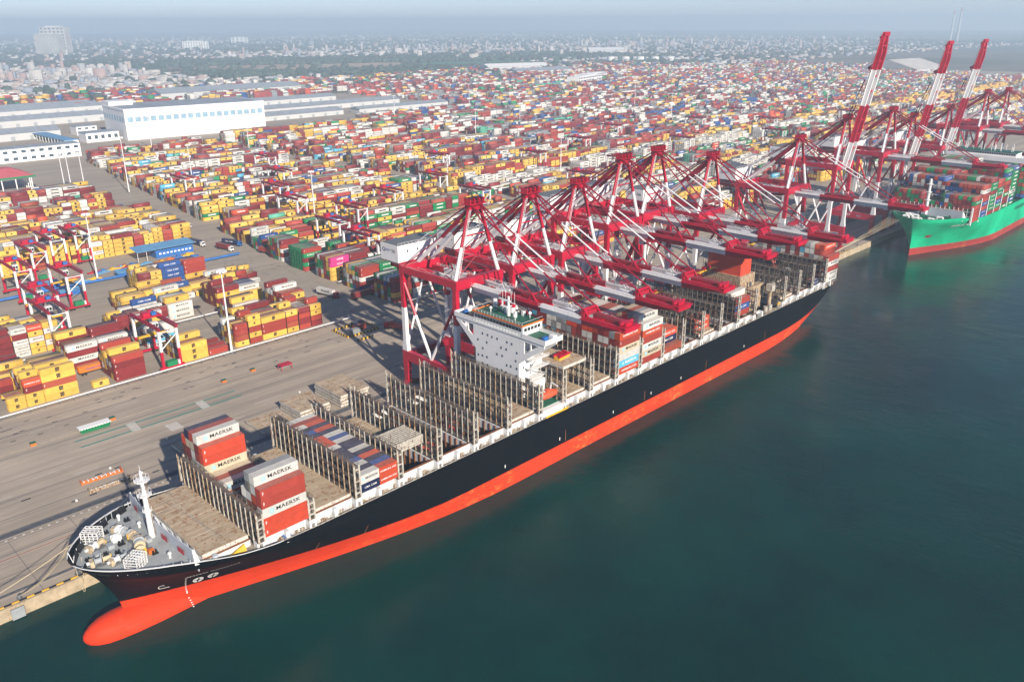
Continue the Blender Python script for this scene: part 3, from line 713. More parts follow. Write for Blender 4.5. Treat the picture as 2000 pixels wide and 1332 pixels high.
# bridge deck with wings over the full beam
wg = MB().box(XF-.3, 118.5, -21.6, 21.6, 43.9, 44.5)
for sg in (-1, 1):
    for xx in (XF+.2, 116.5): wg.hexa([(xx, min(sg*10, sg*20.5), 43.8), (xx+.4, min(sg*10, sg*20.5), 43.8), (xx+.4, max(sg*10, sg*20.5), 43.8), (xx, max(sg*10, sg*20.5), 43.8)]+[(xx, min(sg*10, sg*20.5), 43.95), (xx+.4, min(sg*10, sg*20.5), 43.95), (xx+.4, max(sg*10, sg*20.5), 43.95), (xx, max(sg*10, sg*20.5), 43.95)])
wg.build('bridge_deck', M['clean_white'], dh)
for sg in (-1, 1):
    m = MB()
    for xx in (XF, 116.2):
        a = [(xx, sg*(9.9 if sg < 0 else 11.2), 43.9), (xx, sg*21, 43.9), (xx, sg*21, 42.8), (xx, sg*(9.9 if sg < 0 else 11.2), 34.5)]
        inn = [(xx, sg*12.2, 42.9), (xx, sg*18.2, 42.9), (xx, sg*18.2, 42.4), (xx, sg*12.2, 38.6)]
        for i in range(4):
            j = (i+1) % 4; p0, p1, p2, p3 = a[i], a[j], inn[j], inn[i]
            m.hexa([p0, p1, p2, p3]+[(p[0]+.35, p[1], p[2]) for p in (p0, p1, p2, p3)])
        m.box(XF, 116.4, sg*10.4-.2, sg*10.4+.2, 43.5, 43.9) if xx == XF else None
        m.hexa([(xx, sg*15-.25, 40.5), (xx+.35, sg*15-.25, 40.5), (xx+.35, sg*15+.25, 40.5), (xx, sg*15+.25, 40.5), (xx, sg*15-.25, 43), (xx+.35, sg*15-.25, 43), (xx+.35, sg*15+.25, 43), (xx, sg*15+.25, 43)])
    m.build('wing_bracket', M['clean_white'], dh)
    MB().box(XF-.3, XF-.15, sg*11.5 if sg > 0 else -21.6, 21.6 if sg > 0 else -11.5, 44.5, 45.6).box(118.35, 118.5, sg*11.5 if sg > 0 else -21.6, 21.6 if sg > 0 else -11.5, 44.5, 45.6).box(XF-.3, 118.5, sg*21.6-.07, sg*21.6+.07, 44.5, 45.6).build('wing_bulwark', M['clean_white'], dh)
    MB().box(XF, 118.2, sg*11.5 if sg > 0 else -21.4, 21.4 if sg > 0 else -11.5, 44.5, 44.54).build('wing_floor', M['green'], dh)
    box('wing_console', M['blue'], dh, 112, 114, sg*19-.6, sg*19+.6, 44.5, 45.7); box('wing_console', M['clean_white'], dh, 114.4, 116.4, sg*20.2-.9, sg*20.2+.9, 44.5, 46.0)
wh = MB().box(XF+.4, 120, -11.2, 12.2, 44.5, 47.6).build('wheelhouse', M['clean_white'], dh)
pane = MB().box(-.04, .04, -.62, .62, -.55, .55).mesh('bridge_window', M['glass'])
for i in range(15):
    o = newobj('bridge_window', pane, dh); o.location = (XF+.37, -9.9+i*1.5, 46.3)
for sg in (-1, 1):
    for i in range(5):
        o = newobj('bridge_window', pane, dh); o.location = (XF+1.6+i*1.6, -11.22 if sg < 0 else 12.22, 46.3); o.rotation_euler.z = math.pi/2
MB().box(XF-.3, XF-.1, -11.5, 12.5, 47.6, 48.15).box(XF-.1, 120.3, -11.5, -11.3, 47.6, 48.15).box(XF-.1, 120.3, 12.3, 12.5, 47.6, 48.15).build('orange_eave', M['orange'], dh)
MB().box(XF-.1, 120.2, -11.3, 12.3, 47.6, 47.72).build('compass_deck', M['green'], dh)
g = MB()
for i in range(17): g.box(XF-.05, XF+.02, -11.3+i*1.47, -11.23+i*1.47, 48.1, 49.1)
g.box(XF-.05, XF, -11.4, 12.4, 49.05, 49.12).box(XF-.05, XF, -11.4, 12.4, 48.6, 48.65).box(XF, 120, -11.4, -11.35, 49.05, 49.12).box(XF, 120, 12.35, 12.4, 49.05, 49.12); g.build('monkey_island_rail', M['clean_white'], dh)
g = MB()
for i in range(17): g.box(XF-.32, XF-.26, -11.3+i*1.47, -11.23+i*1.47, 44.5, 45.5)
g.box(XF-.32, XF-.27, -11.5, 11.5, 45.45, 45.52); g.build('front_walk_rail', M['green'], dh)
rm = MB().tube((115.5, 0, 47.7), (115.5, 0, 54.5), .6, .35, 10).tube((117.5, 5, 47.7), (117.5, 5, 52), .3, n=8).beam((115.5, -3, 52.5), (115.5, 3, 52.5), .25).beam((114, 0, 50.8), (117, 0, 50.8), .25).box(113.2, 114, -1.6, 1.6, 51.2, 51.6).box(113.4, 113.9, -2.6, 2.6, 53.6, 53.9)
for yy in (-2.8, 2.8, -1.2, 1.4): rm.tube((115.5, yy, 52.5), (115.5, yy, 56.5), .06, n=5)
for xx, yy in ((116.5, -2), (118.5, 1.5), (116.8, 2.4), (119, -3.5)): rm.box(xx-.5, xx+.5, yy-.5, yy+.5, 47.7, 49.3)
rm.build('radar_mast', M['clean_white'], dh)
for xx, yy, r in ((113, -5.5, .75), (113.4, 6.5, .55), (118.5, -7, .6), (118.2, 8.6, .7)):
    q = MB().tube((xx, yy, 47.7), (xx, yy, 49.0), .15, n=6)
    q.grid([[(xx+r*math.cos(a)*math.cos(b), yy+r*math.cos(a)*math.sin(b), 49.5+r*math.sin(a)) for b in [2*math.pi*i/12 for i in range(13)]] for a in [-1.4+2.9*j/6 for j in range(7)]]); q.build('satcom_dome', M['clean_white'], dh, smooth=True)
MB().tube((119, 10.2, 47.7), (119, 10.2, 50.5), .8, n=10).build('vent_post', M['clean_white'], dh); MB().tube((118.4, 7.2, 49.3), (118.4, 7.2, 50), .7, n=10).build('red_cover', M['red'], dh)
box('lower_deck_house', M['green'], dh, 110.4, 120, -19.5, -9.9, 21.0, 21.4)
# lifeboat in its davits
lb = MB(); L = [(-4.3, .1, .1), (-3.8, .9, .8), (-2.5, 1.35, 1.25), (0, 1.5, 1.4), (2.5, 1.35, 1.25), (3.8, .9, .8), (4.3, .1, .1)]
lb.grid([[(115.2+x, -18.6+ry*math.cos(2*math.pi*i/12), 24.7+rz*math.sin(2*math.pi*i/12)) for i in range(13)] for x, ry, rz in L])
lb = lb.build('lifeboat', M['lifeboat'], ship, smooth=True)
MB().box(113.6, 116, -19.3, -17.9, 25.9, 26.6).build('canopy_hatch', M['lifeboat'], lb)
for xx in (112, 118.4): MB().beam((xx, -16, 21.4), (xx, -17, 27.5), .4).beam((xx, -17, 27.5), (xx, -20, 27.0), .35).build('davit', M['clean_white'], ship)
box('boat_deck', M['clean_white'], ship, 109.5, 120.4, -21.4, -14, 20.9, 21.1); box('boat_deck_side', M['clean_white'], ship, 109.8, 119.5, -21.5, -21.2, 18.9, 21.2)
box('gangway', M['yellow'], ship, 111, 122, -21.75, -21.3, 18.3, 18.9)
# high platform of stored covers aft of the house
for i, (a, b) in enumerate(((-19, -9.6), (-9.4, 0), (0.2, 9.6))):
    h_ = hatch('hatch_cover', None, 122.0, 134.2, YC+a, YC+b, 31.5, 32.5, 4); tag(h_, 'tan hatch cover stored high behind the deckhouse, %s' % ['outboard, carrying a yellow spreader', 'middle', 'port side'][i], 'hatch cover', 'hatch covers on the black ship')
# ---- engine casing and red funnel block
ca = MB().box(247.5, 266, -13, 11, 17.4, 29).box(247.5, 260, -11.5, 7.5, 29, 35).build('engine_casing', M['rusty_cream'], ship)
fu = MB().box(248.6, 257.4, -10.6, 6.2, 35, 44.6).build('funnel_block', M['funnel'], ship)
for yy in (-6, -2, 2): MB().tube((253, yy, 44.6), (253, yy, 46.4), .9, n=10).build('exhaust_pipe', M['black'], fu)
box('black_top_band', M['darkred'], fu, 248.55, 257.45, -10.65, 6.25, 43.9, 44.55)
rc2 = random.Random(3); q = MB()
for i in range(24): x = rc2.uniform(248, 267); y = rc2.uniform(-14, 10); q.box(x-.5, x+.5, y-.4, y+.4, 30, 30+rc2.uniform(.6, 2.2))
q.build('casing_fittings', M['steel'], ca)['kind'] = 'stuff'
# provision crane on the starboard side
dc = MB().tube((264.5, -17.5, 17.4), (264.5, -17.5, 29), .9, .75, 12).build('deck_crane', M['rusty_cream'], ship)
MB().beam((264.5, -17.5, 29), (283, -13.5, 27.0), .8, 1.2, .4, .5).beam((264.5, -17.5, 30.5), (276, -15, 28.3), .12).build('crane_jib', M['cream'], dc)
MB().box(263, 266, -19, -16, 26.5, 29.5).build('crane_cab', M['cream'], dc)
for xx in (262, 258): MB().tube((xx, -19.4, 17.4), (xx, -19.4, 21), 1.0, n=12).build('deck_tank', M['cream'], ship)
MB().beam((268, -19.8, 19.5), (274.5, -20.4, 21.2), .6).build('yellow_davit', M['yellow'], ship)
MB().tube((-2.4, -18.4, 18.9), (-2.4, -18.4, 20.5), .4, n=12).tube((-2.4, -18.4, 20.5), (-2.4, -18.4, 21.2), .75, .65, 12).build('mushroom_vent', M['bulwark'], ship)
MB().hexa([(0, -19.3, 18.95), (5.2, -19.3, 18.95), (5.2, -18.9, 18.95), (0, -18.9, 18.95), (0, -19.3, 19.1), (5.2, -18.5, 20.6), (5.2, -18.2, 20.6), (0, -18.9, 19.1)]).build('yellow_ladder', M['yellow'], ship)
box('blue_tarpaulin', M['blue'], ship, 14.5, 16.6, -20.9, -19.5, 17.4, 19.0)
# stern details
MB().tube((322, -16, 17.4), (322, -12, 17.4), 1.0, n=12).tube((319, -17, 18.4), (319, -13, 18.4), .9, n=12).build('stern_winch', M['beige'], ship)
# stack of white flat racks lying over the half-open hold
for i in range(4):
    f = empty('flat_rack', (59.2, YC-10.6, 24.6+i*.72)); f.scale = (.92, .8, 1); tag(f, 'white collapsed flat rack with open slats, layer %s of the pile over the hold' % ['one', 'two', 'three', 'four'][i], 'flat rack', 'flat racks piled on the black ship')
    MB().box(-6, 6, -5.6, -5.3, 0, .6).build('side_rail', M['cream'], f); MB().box(-6, 6, 5.3, 5.6, 0, .6).build('side_rail', M['cream'], f)
    for j in range(9): MB().box(-6, 6, -5.1+j*1.22, -4.65+j*1.22, .38, .62).build('slat', M['cream'], f)
    MB().box(-5.9, -5.5, -5.3, 5.3, 0, .36).build('end_beam', M['steel'], f); MB().box(5.5, 5.9, -5.3, 5.3, 0, .36).build('end_beam', M['steel'], f)
fs = MB()
for xx in (53.6, 64.8):
    for yy in (-14, -9, -4.5): fs.box(xx-.2, xx+.2, yy-.2, yy+.2, 20.5, 24.6)
fs.build('rack_support', M['cream'], ship)

# ------------------------------------------------------------------ the green container ship
YE = -27.0; H2 = Hull(25.3, lambda z: 471.5 if z < 10 else 471.5-4.5*((min(z, 24)-10)/14)**1.5, lambda z: 868, lambda x: lerp_table([(460, 24.6), (490, 24.4), (505, 22.6), (520, 20.8), (540, 20.3), (900, 20.3)], x), 92, 44, 22, (800, 840))
ever = empty('container_ship', (0, YE, 0)); tag(ever, 'bright green container ship stacked high with containers, moored beyond the black ship', 'ship')
H2.mesh('hull', M['ever_hull'], ever)
H2.deck('forecastle_deck', M['green'], ever, 468.5, 492, 22.8, .3); H2.deck('main_deck', M['green'], ever, 490, 866, 18.9, .3, 40)
H2.bulwark_top('bulwark_rail', paint('bright_green_rail', (.006, .3, .13), .5), ever, 468, 540, .35, 30)
hull_decal(H2, text_tris(text_mesh('EVER ACME', 2.0, 'letter_white', 1.35)), 494.5, 19.4, 1., M['letter_white'], 'name_lettering', ever, .5)
hull_decal(H2, text_tris(text_mesh('EVERGREEN', 3.4, 'letter_white', 1.2)), 602, 15.5, 1., M['letter_black'], 'name_lettering', ever, .1)
hull_decal(H2, rect_tris(-1.7, 1.7, -1.0, .6), 480.5, 12.2, 1., M['darkred'], 'anchor_pocket', ever, .12)
bk = MB().box(491.4, 491.8, -21, 21, 22.6, 28.0).build('breakwater', M['bulwark'], ever)
for yy in (-14, 4, 16): MB().box(491.3, 491.42, yy-.5, yy+.5, 22.8, 24.6).build('doorway', M['black'], bk)
MB().hexa([(491.5, -21.6, 22), (497, -22.4, 22), (497, -21, 22), (491.5, -21, 22), (491.5, -21.5, 28), (492, -21.5, 28), (492, -21, 28), (491.5, -21, 28)]).build('end_plate', M['clean_white'], bk)
em = MB().tube((489, 0, 22.8), (489, 0, 46.5), 1.1, .7, 12).build('foremast', M['clean_white'], ever)
for z in (33, 38, 43): MB().tube((489, 0, z), (489, 0, z+.25), 1.9, n=10).build('mast_platform', M['clean_white'], em)
for sg in (-1, 1): MB().tube((489, 0, 43), (500, sg*17, 26), .06, n=5).build('mast_stay', M['steel'], em)
rr = random.Random(9)
for i in range(14):
    x = rr.uniform(473, 489); y = rr.uniform(-1, 1)*(H2.half(x, 22)-3)
    MB().tube((x, y-1.2, 23.9), (x, y+1.2, 23.9), .8, n=10).box(x-1, x+1, y+1.2, y+2, 22.8, 24.6).box(x-.9, x+.9, y-1.9, y-1.3, 22.8, 24.2).build('windlass', M['letter_white'] if i % 3 else M['green'], ever)
EB = [499.0+14.4*i for i in range(9)]
for i, x in enumerate(EB[:6]):
    q = MB(); 
    for j in range(19): q.box(x-1.2, x-.8, -24.4+j*2.71-.13, -24.4+j*2.71+.13, 20.5, 33 if i else 29)
    for z in (24, 27, 30, 32.6)[:4 if i else 2]: q.box(x-1.25, x-.75, -24.4, 24.4, z, z+.25)
    for sg in (-1, 1): q.box(x-1.6, x-.4, sg*24.6-.4, sg*24.6+.4, 18.9, 34 if i else 30)
    q.build('lashing_bridge', M['clean_white'], ever)
es = empty('deckhouse', (0, 0, 0), 0, ever)
box('house_wall', M['clean_white'], es, 590, 603, -15, 15, 18.9, 49); box('bridge_deck', M['clean_white'], es, 588.5, 602, -25.8, 25.8, 47.2, 50.6)
box('wheelhouse', M['clean_white'], es, 590, 602, -20, 20, 50.6, 53.2); box('compass_deck', M['green'], es, 589.6, 602.4, -20.4, 20.4, 53.2, 53.7)
pw = MB().box(-.05, .05, -.62, .62, -.5, .5).mesh('bridge_window', M['glass'])
for i in range(25):
    o = newobj('bridge_window', pw, es); o.location = (589.96, -18.6+i*1.55, 52.1)
q = MB()
for i in range(20):
    x = rr.uniform(592, 601); y = rr.uniform(-19, 19); q.tube((x, y, 53.7), (x, y, 53.7+rr.uniform(1.5, 6)), .18, n=6)
q.build('antennas', M['clean_white'], es)['kind'] = 'stuff'
q = MB()
for i in range(20): q.beam((588.5, -25.6+i*2.7, 50.6), (588.5, -25.6+i*2.7, 51.7), .1)
q.beam((588.5, -25.6, 51.7), (588.5, 25.7, 51.7), .1); q.build('wing_rail', M['clean_white'], es)

# ------------------------------------------------------------------ ship-to-shore cranes
def make_sts(dz, raised, num):
    c_ = empty('quay_crane', (0, 0, 0))
    G = 46.3+dz; T = 49.6+dz; A = 77.2+dz; HX = 11.; YL = 30.5
    zw = 33+dz*.6
    for sx in (-1, 1):
        for y in (0, YL):
            x = sx*HX
            MB().hexa([(x-.9, y-1.1, 1.6), (x+.9, y-1.1, 1.6), (x+.9, y+1.1, 1.6), (x-.9, y+1.1, 1.6), (x-1., y-1.5, 11), (x+1., y-1.5, 11), (x+1., y+1.5, 11), (x-1., y+1.5, 11)]).build('leg_foot', M['red'], c_)
            MB().hexa([(x-.9, y-1.55, 15.05), (x+.9, y-1.55, 15.05), (x+.9, y+1.55, 15.05), (x-.9, y+1.55, 15.05), (x-.8, y-.95, 19.5), (x+.8, y-.95, 19.5), (x+.8, y+.95, 19.5), (x-.8, y+.95, 19.5)]).hexa([(x-.8, y-.95, 19.5), (x+.8, y-.95, 19.5), (x+.8, y+.95, 19.5), (x-.8, y+.95, 19.5), (x-.8, y-.95, zw), (x+.8, y-.95, zw), (x+.8, y+.95, zw), (x-.8, y+.95, zw)]).build('leg', M['crane_white'], c_)
            MB().box(x-.82, x+.82, y-.97, y+.97, zw, G).build('upper_leg', M['red'], c_)
            bg_ = MB()
            for k in (-4.2, -1.4, 1.4, 4.2): bg_.box(x+k-1.1, x+k+1.1, y-.5, y+.5, .35, 1.25).tube((x+k-.6, y-.3, .45), (x+k-.6, y+.3, .45), .42, n=10).tube((x+k+.6, y-.3, .45), (x+k+.6, y+.3, .45), .42, n=10)
            bg_.hexa([(x-4.6, y-.45, 1.25), (x+4.6, y-.45, 1.25), (x+4.6, y+.45, 1.25), (x-4.6, y+.45, 1.25), (x-1.2, y-.5, 2.4), (x+1.2, y-.5, 2.4), (x+1.2, y+.5, 2.4), (x-1.2, y+.5, 2.4)]).build('bogie', M['darkred'], c_)
        x = sx*HX
        sb = MB().box(x-.95, x+.95, -1.5, YL+1.5, 11, 15).build('sill_beam', M['red'], c_)
        if sx < 0:
            wall_text(num, 2.2, 'letter_white', sb, (x-.97, YL*.55, 13.2), -math.pi/2, 1.2); wall_text(num, 1.6, 'star_blue', sb, (x-.97, YL*.3, 13.0), -math.pi/2, 1.2)
        MB().box(x-.75, x+.75, .98, YL-.98, T-2.6, T).build('top_tie_beam', M['red'], c_)
        # V braces in the side frame
        mid = (x, YL*.5, 15.0)
        for y0, zt in ((YL-.6, G-3.5), (.6, G-6)):
            a = Vector((x, y0, zt)); b = Vector(mid); k = a.lerp(b, .42)
            MB().tube(a, k, .6, n=8).build('brace', M['red'], c_); MB().tube(k, b, .6, n=8).build('brace', M['crane_white'], c_)
    for y in (0, YL):
        MB().box(-HX-.82, HX+.82, y-1.25, y+1.25, G+.002, T+.15).build('portal_beam', M['red'], c_)
    MB().box(-HX, HX, YL-1.0, YL+1.0, 11.6, 14.4).build('cross_sill', M['darkred'], c_)
    MB().tube((-HX, YL, 15), (0, YL, G), .45, n=8).tube((HX, YL, 15), (0, YL, G), .45, n=8).build('brace', M['crane_white'], c_)
    # stairs / lift up the landside leg
    st = MB()
    for k in range(10):
        z = 15+k*3.0; st.box(HX+1.2, HX+3.2, YL-1.5, YL+1.5, z, z+.1); st.beam((HX+1.5 if k % 2 else HX+2.9, YL-1.3, z), (HX+1.5 if k % 2 else HX+2.9, YL+1.3, z+3), .5, .1)
    for dx in (1.2, 3.2):
        for dy in (-1.5, 1.5): st.box(HX+dx-.06, HX+dx+.06, YL+dy-.06, YL+dy+.06, 12, 46)
    st.build('stair_tower', M['crane_white'], c_)
    # girders with trolley rails, behind the hinge
    for sx in (-1, 1):
        g_ = MB().box(sx*3-.6, sx*3+.6, 2, YL+17, G-1.6, G+1.2).build('rear_girder', M['red'], c_)
        MB().box(sx*3-.62, sx*3+.62, 9, 22, G-1.62, G+1.22).build('white_band', M['crane_white'], g_)
        wk = MB().box(sx*4.4-.5, sx*4.4+.5, 2, YL+16, G+.4, G+.5)
        for k in range(24): wk.box(sx*4.85-.04, sx*4.85+.04, 2.5+k*1.85, 2.58+k*1.85, G+.5, G+1.6)
        wk.box(sx*4.85-.04, sx*4.85+.04, 2, YL+16, G+1.52, G+1.6).box(sx*4.85-.04, sx*4.85+.04, 2, YL+16, G+1.0, G+1.06); wk.build('walkway', M['crane_white'], c_)
    MB().box(-3.6, 3.6, YL+16.2, YL+17.4, G-1.5, G+1.1).build('end_beam', M['red'], c_)
    # machinery house
    mh = MB().box(-HX-.2, 8.2, YL+2.2, YL+13, T+.5, T+7).build('machinery_house', M['crane_white'], c_)
    MB().box(-HX+.3, 7.7, YL+2.7, YL+12.5, T+7, T+7.25).build('house_roof', M['steel'], mh)
    gr = MB()
    for k in range(12): gr.box(-HX+k*1.7, -HX+.08+k*1.7, YL+2.2, YL+2.28, T+7, T+8)
    gr.box(-HX, 8.2, YL+2.2, YL+2.28, T+7.95, T+8.03); gr.build('roof_rail', M['crane_white'], mh)
    for k, xx in enumerate((-6.5, -1.5, 4.)): box('house_window', M['window'], mh, xx-.35, xx+.35, YL+2.12, YL+2.22, T+4, T+4.9)
    wall_text('G', 2.4, 'letter_black', mh, (-HX-.24, YL+11, T+4.6), -math.pi/2, 1.1); wall_text('QQCT', 1.2, 'letter_blue', mh, (-HX-.24, YL+8.3, T+4.7), -math.pi/2); wall_text(num, 1.8, 'letter_black', mh, (-HX-.24, YL+4.8, T+4.6), -math.pi/2, .9)
    MB().box(-HX, 8, YL+1.8, YL+13.4, T+.1, T+.5).build('house_floor', M['red'], c_)
    # apex tower: two columns from the waterside leg tops and back struts to the landside beam
    for sx in (-1, 1):
        a = Vector((sx*10.6, .4, T+.1)); b = Vector((sx*2.4, 1.2, A-2)); k = a.lerp(b, .45)
        MB().tube(a, k, .75, .7, 10).build('apex_column', M['crane_white'], c_); MB().tube(k, b, .7, .65, 10).build('apex_column', M['red'], c_)
        a = Vector((sx*2.2, 1.8, A-3)); b = Vector((sx*3.4, YL-.3, T+.1)); k = a.lerp(b, .5)
        MB().tube(a, k, .75, n=10).build('back_strut', M['darkred'], c_); MB().tube(k, b, .75, n=10).build('back_strut', M['crane_white'], c_)
        a = Vector((sx*2.2, 2, A-1.6)); b = Vector((sx*3., YL+16.5, G+1.2)); k = a.lerp(b, .45); k2 = a.lerp(b, .8)
        MB().tube(a, k, .26, n=6).build('rear_stay', M['darkred'], c_); MB().tube(k2, b, .26, n=6).build('rear_stay', M['darkred'], c_); MB().tube(k, k2, .26, n=6).build('rear_stay', M['crane_white'], c_)
    for f_ in (.3, .6):
        pa = Vector((-10.6, .4, T)).lerp(Vector((-2.4, 1.2, A-2)), f_); pb = Vector((pa.x*-1, pa.y, pa.z)); MB().tube(pa, pb, .28, n=6).build('apex_cross_tie', M['red'], c_)
    pa = Vector((-10.6, .4, T)); MB().tube((-6.6, .8, T+(A-2-T)*.48), (9.2, .5, T+1), .2, n=6).build('apex_diagonal', M['darkred'], c_); MB().tube((6.6, .8, T+(A-2-T)*.48), (-9.2, .5, T+1), .2, n=6).build('apex_diagonal', M['darkred'], c_)
    for sx in (-1, 1):
        MB().tube((sx*2, 1.6, A-5), (sx*HX, YL-1, T), .22, n=6).build('side_stay', M['darkred'], c_); MB().tube((sx*HX, .8, T-.2), (sx*3.6, 14, G+1.2), .3, n=6).build('plan_brace', M['red'], c_); MB().tube((sx*HX, YL-.8, T-.2), (sx*3.6, 18, G+1.2), .3, n=6).build('plan_brace', M['red'], c_)
    ap = MB().box(-3.4, 3.4, .2, 2.4, A-3.4, A-1.2).box(-4.2, 4.2, -1.4, 3.6, A-1.2, A-1.0).build('apex_head', M['red'], c_)
    q = MB()
    for xx in (-3, -1.8, -.6, .6, 1.8, 3): q.tube((xx-.15, 1.2, A+.1), (xx+.15, 1.2, A+.1), 1.0, n=12)
    q.build('sheaves', M['black'], ap)
    q = MB()
    for xx in (-4.1, -2, 0, 2, 4.1):
        for yy in (-1.3, 3.5): q.box(xx-.05, xx+.05, yy-.05, yy+.05, A-1, A+.3)
    for yy in (-1.3, 3.5): q.box(-4.1, 4.1, yy-.04, yy+.04, A+.2, A+.3)
    for xx in (-3.2, -1.2, 1.2, 3.2): q.box(xx-.2, xx+.2, -.6, 2.8, A-1, A+.9)
    q.build('apex_rail', M['red'], ap)
    # access ladder up one column
    q = MB(); a = Vector((-10, -.6, T+1)); b = Vector((-3.2, -.2, A-3))
    for k in range(30): p = a.lerp(b, k/29); q.beam(p+Vector((-.35, 0, 0)), p+Vector((.35, 0, 0)), .09)
    q.beam(a+Vector((-.35, 0, 0)), b+Vector((-.35, 0, 0)), .1).beam(a+Vector((.35, 0, 0)), b+Vector((.35, 0, 0)), .1); q.build('ladder', M['crane_white'], c_)
    # boom, built lying out over the water from the hinge
    bo = MB()
    for k in range(9): y = -4-k*7.4; bo.box(-2.4, 2.4, y-.3, y+.3, -.9, -.3)
    for k in range(8):
        y = -4-k*7.4
        if k not in (2, 5): bo.beam((-2.4, y, -.5), (2.4, y-7.4, -.5), .25)
    boom = bo.build('boom', M['red'], c_); boom.location = (0, -1.2, G)
    cuts = [0, -14.5, -33.5, -51.5, -69.0]
    for i in range(4):
        mt = M['crane_white'] if i % 2 == 0 else M['red']
        for sx in (-1, 1):
            y0, y1 = cuts[i], cuts[i+1]; s_ = MB()
            if i < 3: s_.box(sx*3-.6, sx*3+.6, y1, y0, -1.6, 1.2)
            else:
                s_.hexa([(sx*3-.6, y1, .2), (sx*3+.6, y1, .2), (sx*3+.6, -60, -1.6), (sx*3-.6, -60, -1.6), (sx*3-.6, y1, 1.2), (sx*3+.6, y1, 1.2), (sx*3+.6, -60, 1.2), (sx*3-.6, -60, 1.2)])
                s_.box(sx*3-.6, sx*3+.6, -60, y0, -1.6, 1.2)
            s_.build('boom_segment', mt, boom)
    for sx in (-1, 1):
        for i in range(4):
            y0, y1 = cuts[i], cuts[i+1]; wk = MB().box(sx*4.3-.55, sx*4.3+.55, y1, y0, .5, .6); n = int((y0-y1)/1.9)
            for k in range(n): wk.box(sx*4.82-.04, sx*4.82+.04, y1+k*1.9, y1+k*1.9+.08, .6, 1.7)
            wk.box(sx*4.82-.04, sx*4.82+.04, y1, y0, 1.62, 1.7).box(sx*4.82-.04, sx*4.82+.04, y1, y0, 1.1, 1.16); wk.build('walkway', M['crane_white'] if i % 2 == 0 else M['red'], boom)
    MB().box(-3.6, 3.6, -69.4, -67.8, -.4, 1.1).box(-1.6, 1.6, -68, -65, .2, 2.2).tube((-3.2, -66.8, 1.9), (3.2, -66.8, 1.9), .5, n=8).box(-4.6, 4.6, -69.6, -69.2, .6, .75).build('boom_tip', M['red'], boom); MB().box(-3.6, 3.6, -52.6, -51.4, 1.2, 2.6).build('tip_cross_beam', M['red'], boom)
    for yk, wk in ((-29, .4), (-52, .7)):
        q = MB()
        for sx in (-1, 1): q.beam((sx*3, yk-2, 1.2), (sx*3, yk, 3.6), .5).beam((sx*3, yk+2, 1.2), (sx*3, yk, 3.6), .5)
        q.beam((-3, yk, 3.4), (3, yk, 3.4), wk); q.build('stay_bracket', M['red'], boom)
    q = MB()
    for yy in (-12, -44):
        q.box(-1.4, 1.4, yy-2.5, yy+2.5, .6, .9)
        for xx in (-1.3, 1.3): q.beam((xx, yy-2.4, .9), (xx*.4, yy, 3.2), .15).beam((xx, yy+2.4, .9), (xx*.4, yy, 3.2), .15)
    q.build('catenary_frame', M['crane_white'], boom)
    q = MB()
    for xx in (-1.5, -.5, .5, 1.5): q.tube((xx, 8, 2.4), (xx, -66, 2.0), .05, n=4)
    q.build('hoist_ropes', M['steel'], boom)
    ang = math.radians(80) if raised else 0
    if raised: boom.rotation_euler = (-ang, 0, 0); boom.scale = (1, 1.13, 1)
    def bpt(x, y, z): return Vector((x, -1.2+y*math.cos(ang)+z*math.sin(ang), G-y*math.sin(ang)+z*math.cos(ang)))
    for sx in (-1, 1):
        for (yb, r) in ((-29, .28), (-52, .3)):
            a = Vector((sx*2.0, .8, A-1.4)); b = bpt(sx*3, yb, 3.3)
            n = 3 if yb < -40 else 1
            for i in range(n):
                p = a.lerp(b, i/n); p2 = a.lerp(b, (i+1)/n)
                MB().tube(p, p2, r, n=6).build('fore_stay', M['darkred'] if i % 2 == 0 else M['crane_white'], c_)
    for xx in (-.8, .8): MB().tube((xx, .2, A), bpt(xx*2, -50, 1.5), .07, n=4).build('boom_hoist_rope', M['darkred'], c_)
    # trolley, operator cab
    ty = 14 if raised else (10 if int(num) % 2 else -16 if int(num) % 3 else -34)
    tr = empty('trolley', (0, ty, G), 0, c_) if not raised else empty('trolley', (0, 14, G), 0, c_)
    MB().box(-4.2, 4.2, -3.2, 3.2, -2.6, -1.75).box(-2.4, 2.4, -2, 2, -1.7, -.9).build('trolley_frame', M['red'], tr)
    MB().box(-1.4, 1.4, 3.6, 6.4, -5.2, -2.6).build('operator_cab', M['crane_white'], tr); MB().box(-1.3, 1.3, 3.55, 3.62, -5.0, -3.4).build('cab_window', M['glass'], tr)
    return c_
_sts = {}
ORD = ['first', 'second', 'third', 'fourth', 'fifth', 'sixth', 'seventh', 'eighth', 'ninth', 'tenth', 'eleventh', 'twelfth', 'thirteenth']
def place_sts(i, x, dz, raised):
    c_ = make_sts(dz, raised, str(761+i)); c_.location = (x, 5.6, ZQ)
    tag(c_, 'red and white quay crane, boom %s, %s from the black ship\'s bow' % ('raised upright' if raised else 'lowered', ORD[i]), 'crane', 'quay cranes along the berth')
STS = [(128.0, 0, 0), (156.8, 0, 0), (185.0, 0, 0), (214.2, 6.4, 0), (238.6, 7.2, 0), (284.0, 0, 0), (373, 0, 0), (431, 6.4, 1), (499, 6.4, 0), (537, 0, 1), (607, 0, 1), (688, 6.8, 0), (742, 5.5, 0)]
for i, (x, dz, ra) in enumerate(STS): place_sts(i, x, dz, ra)
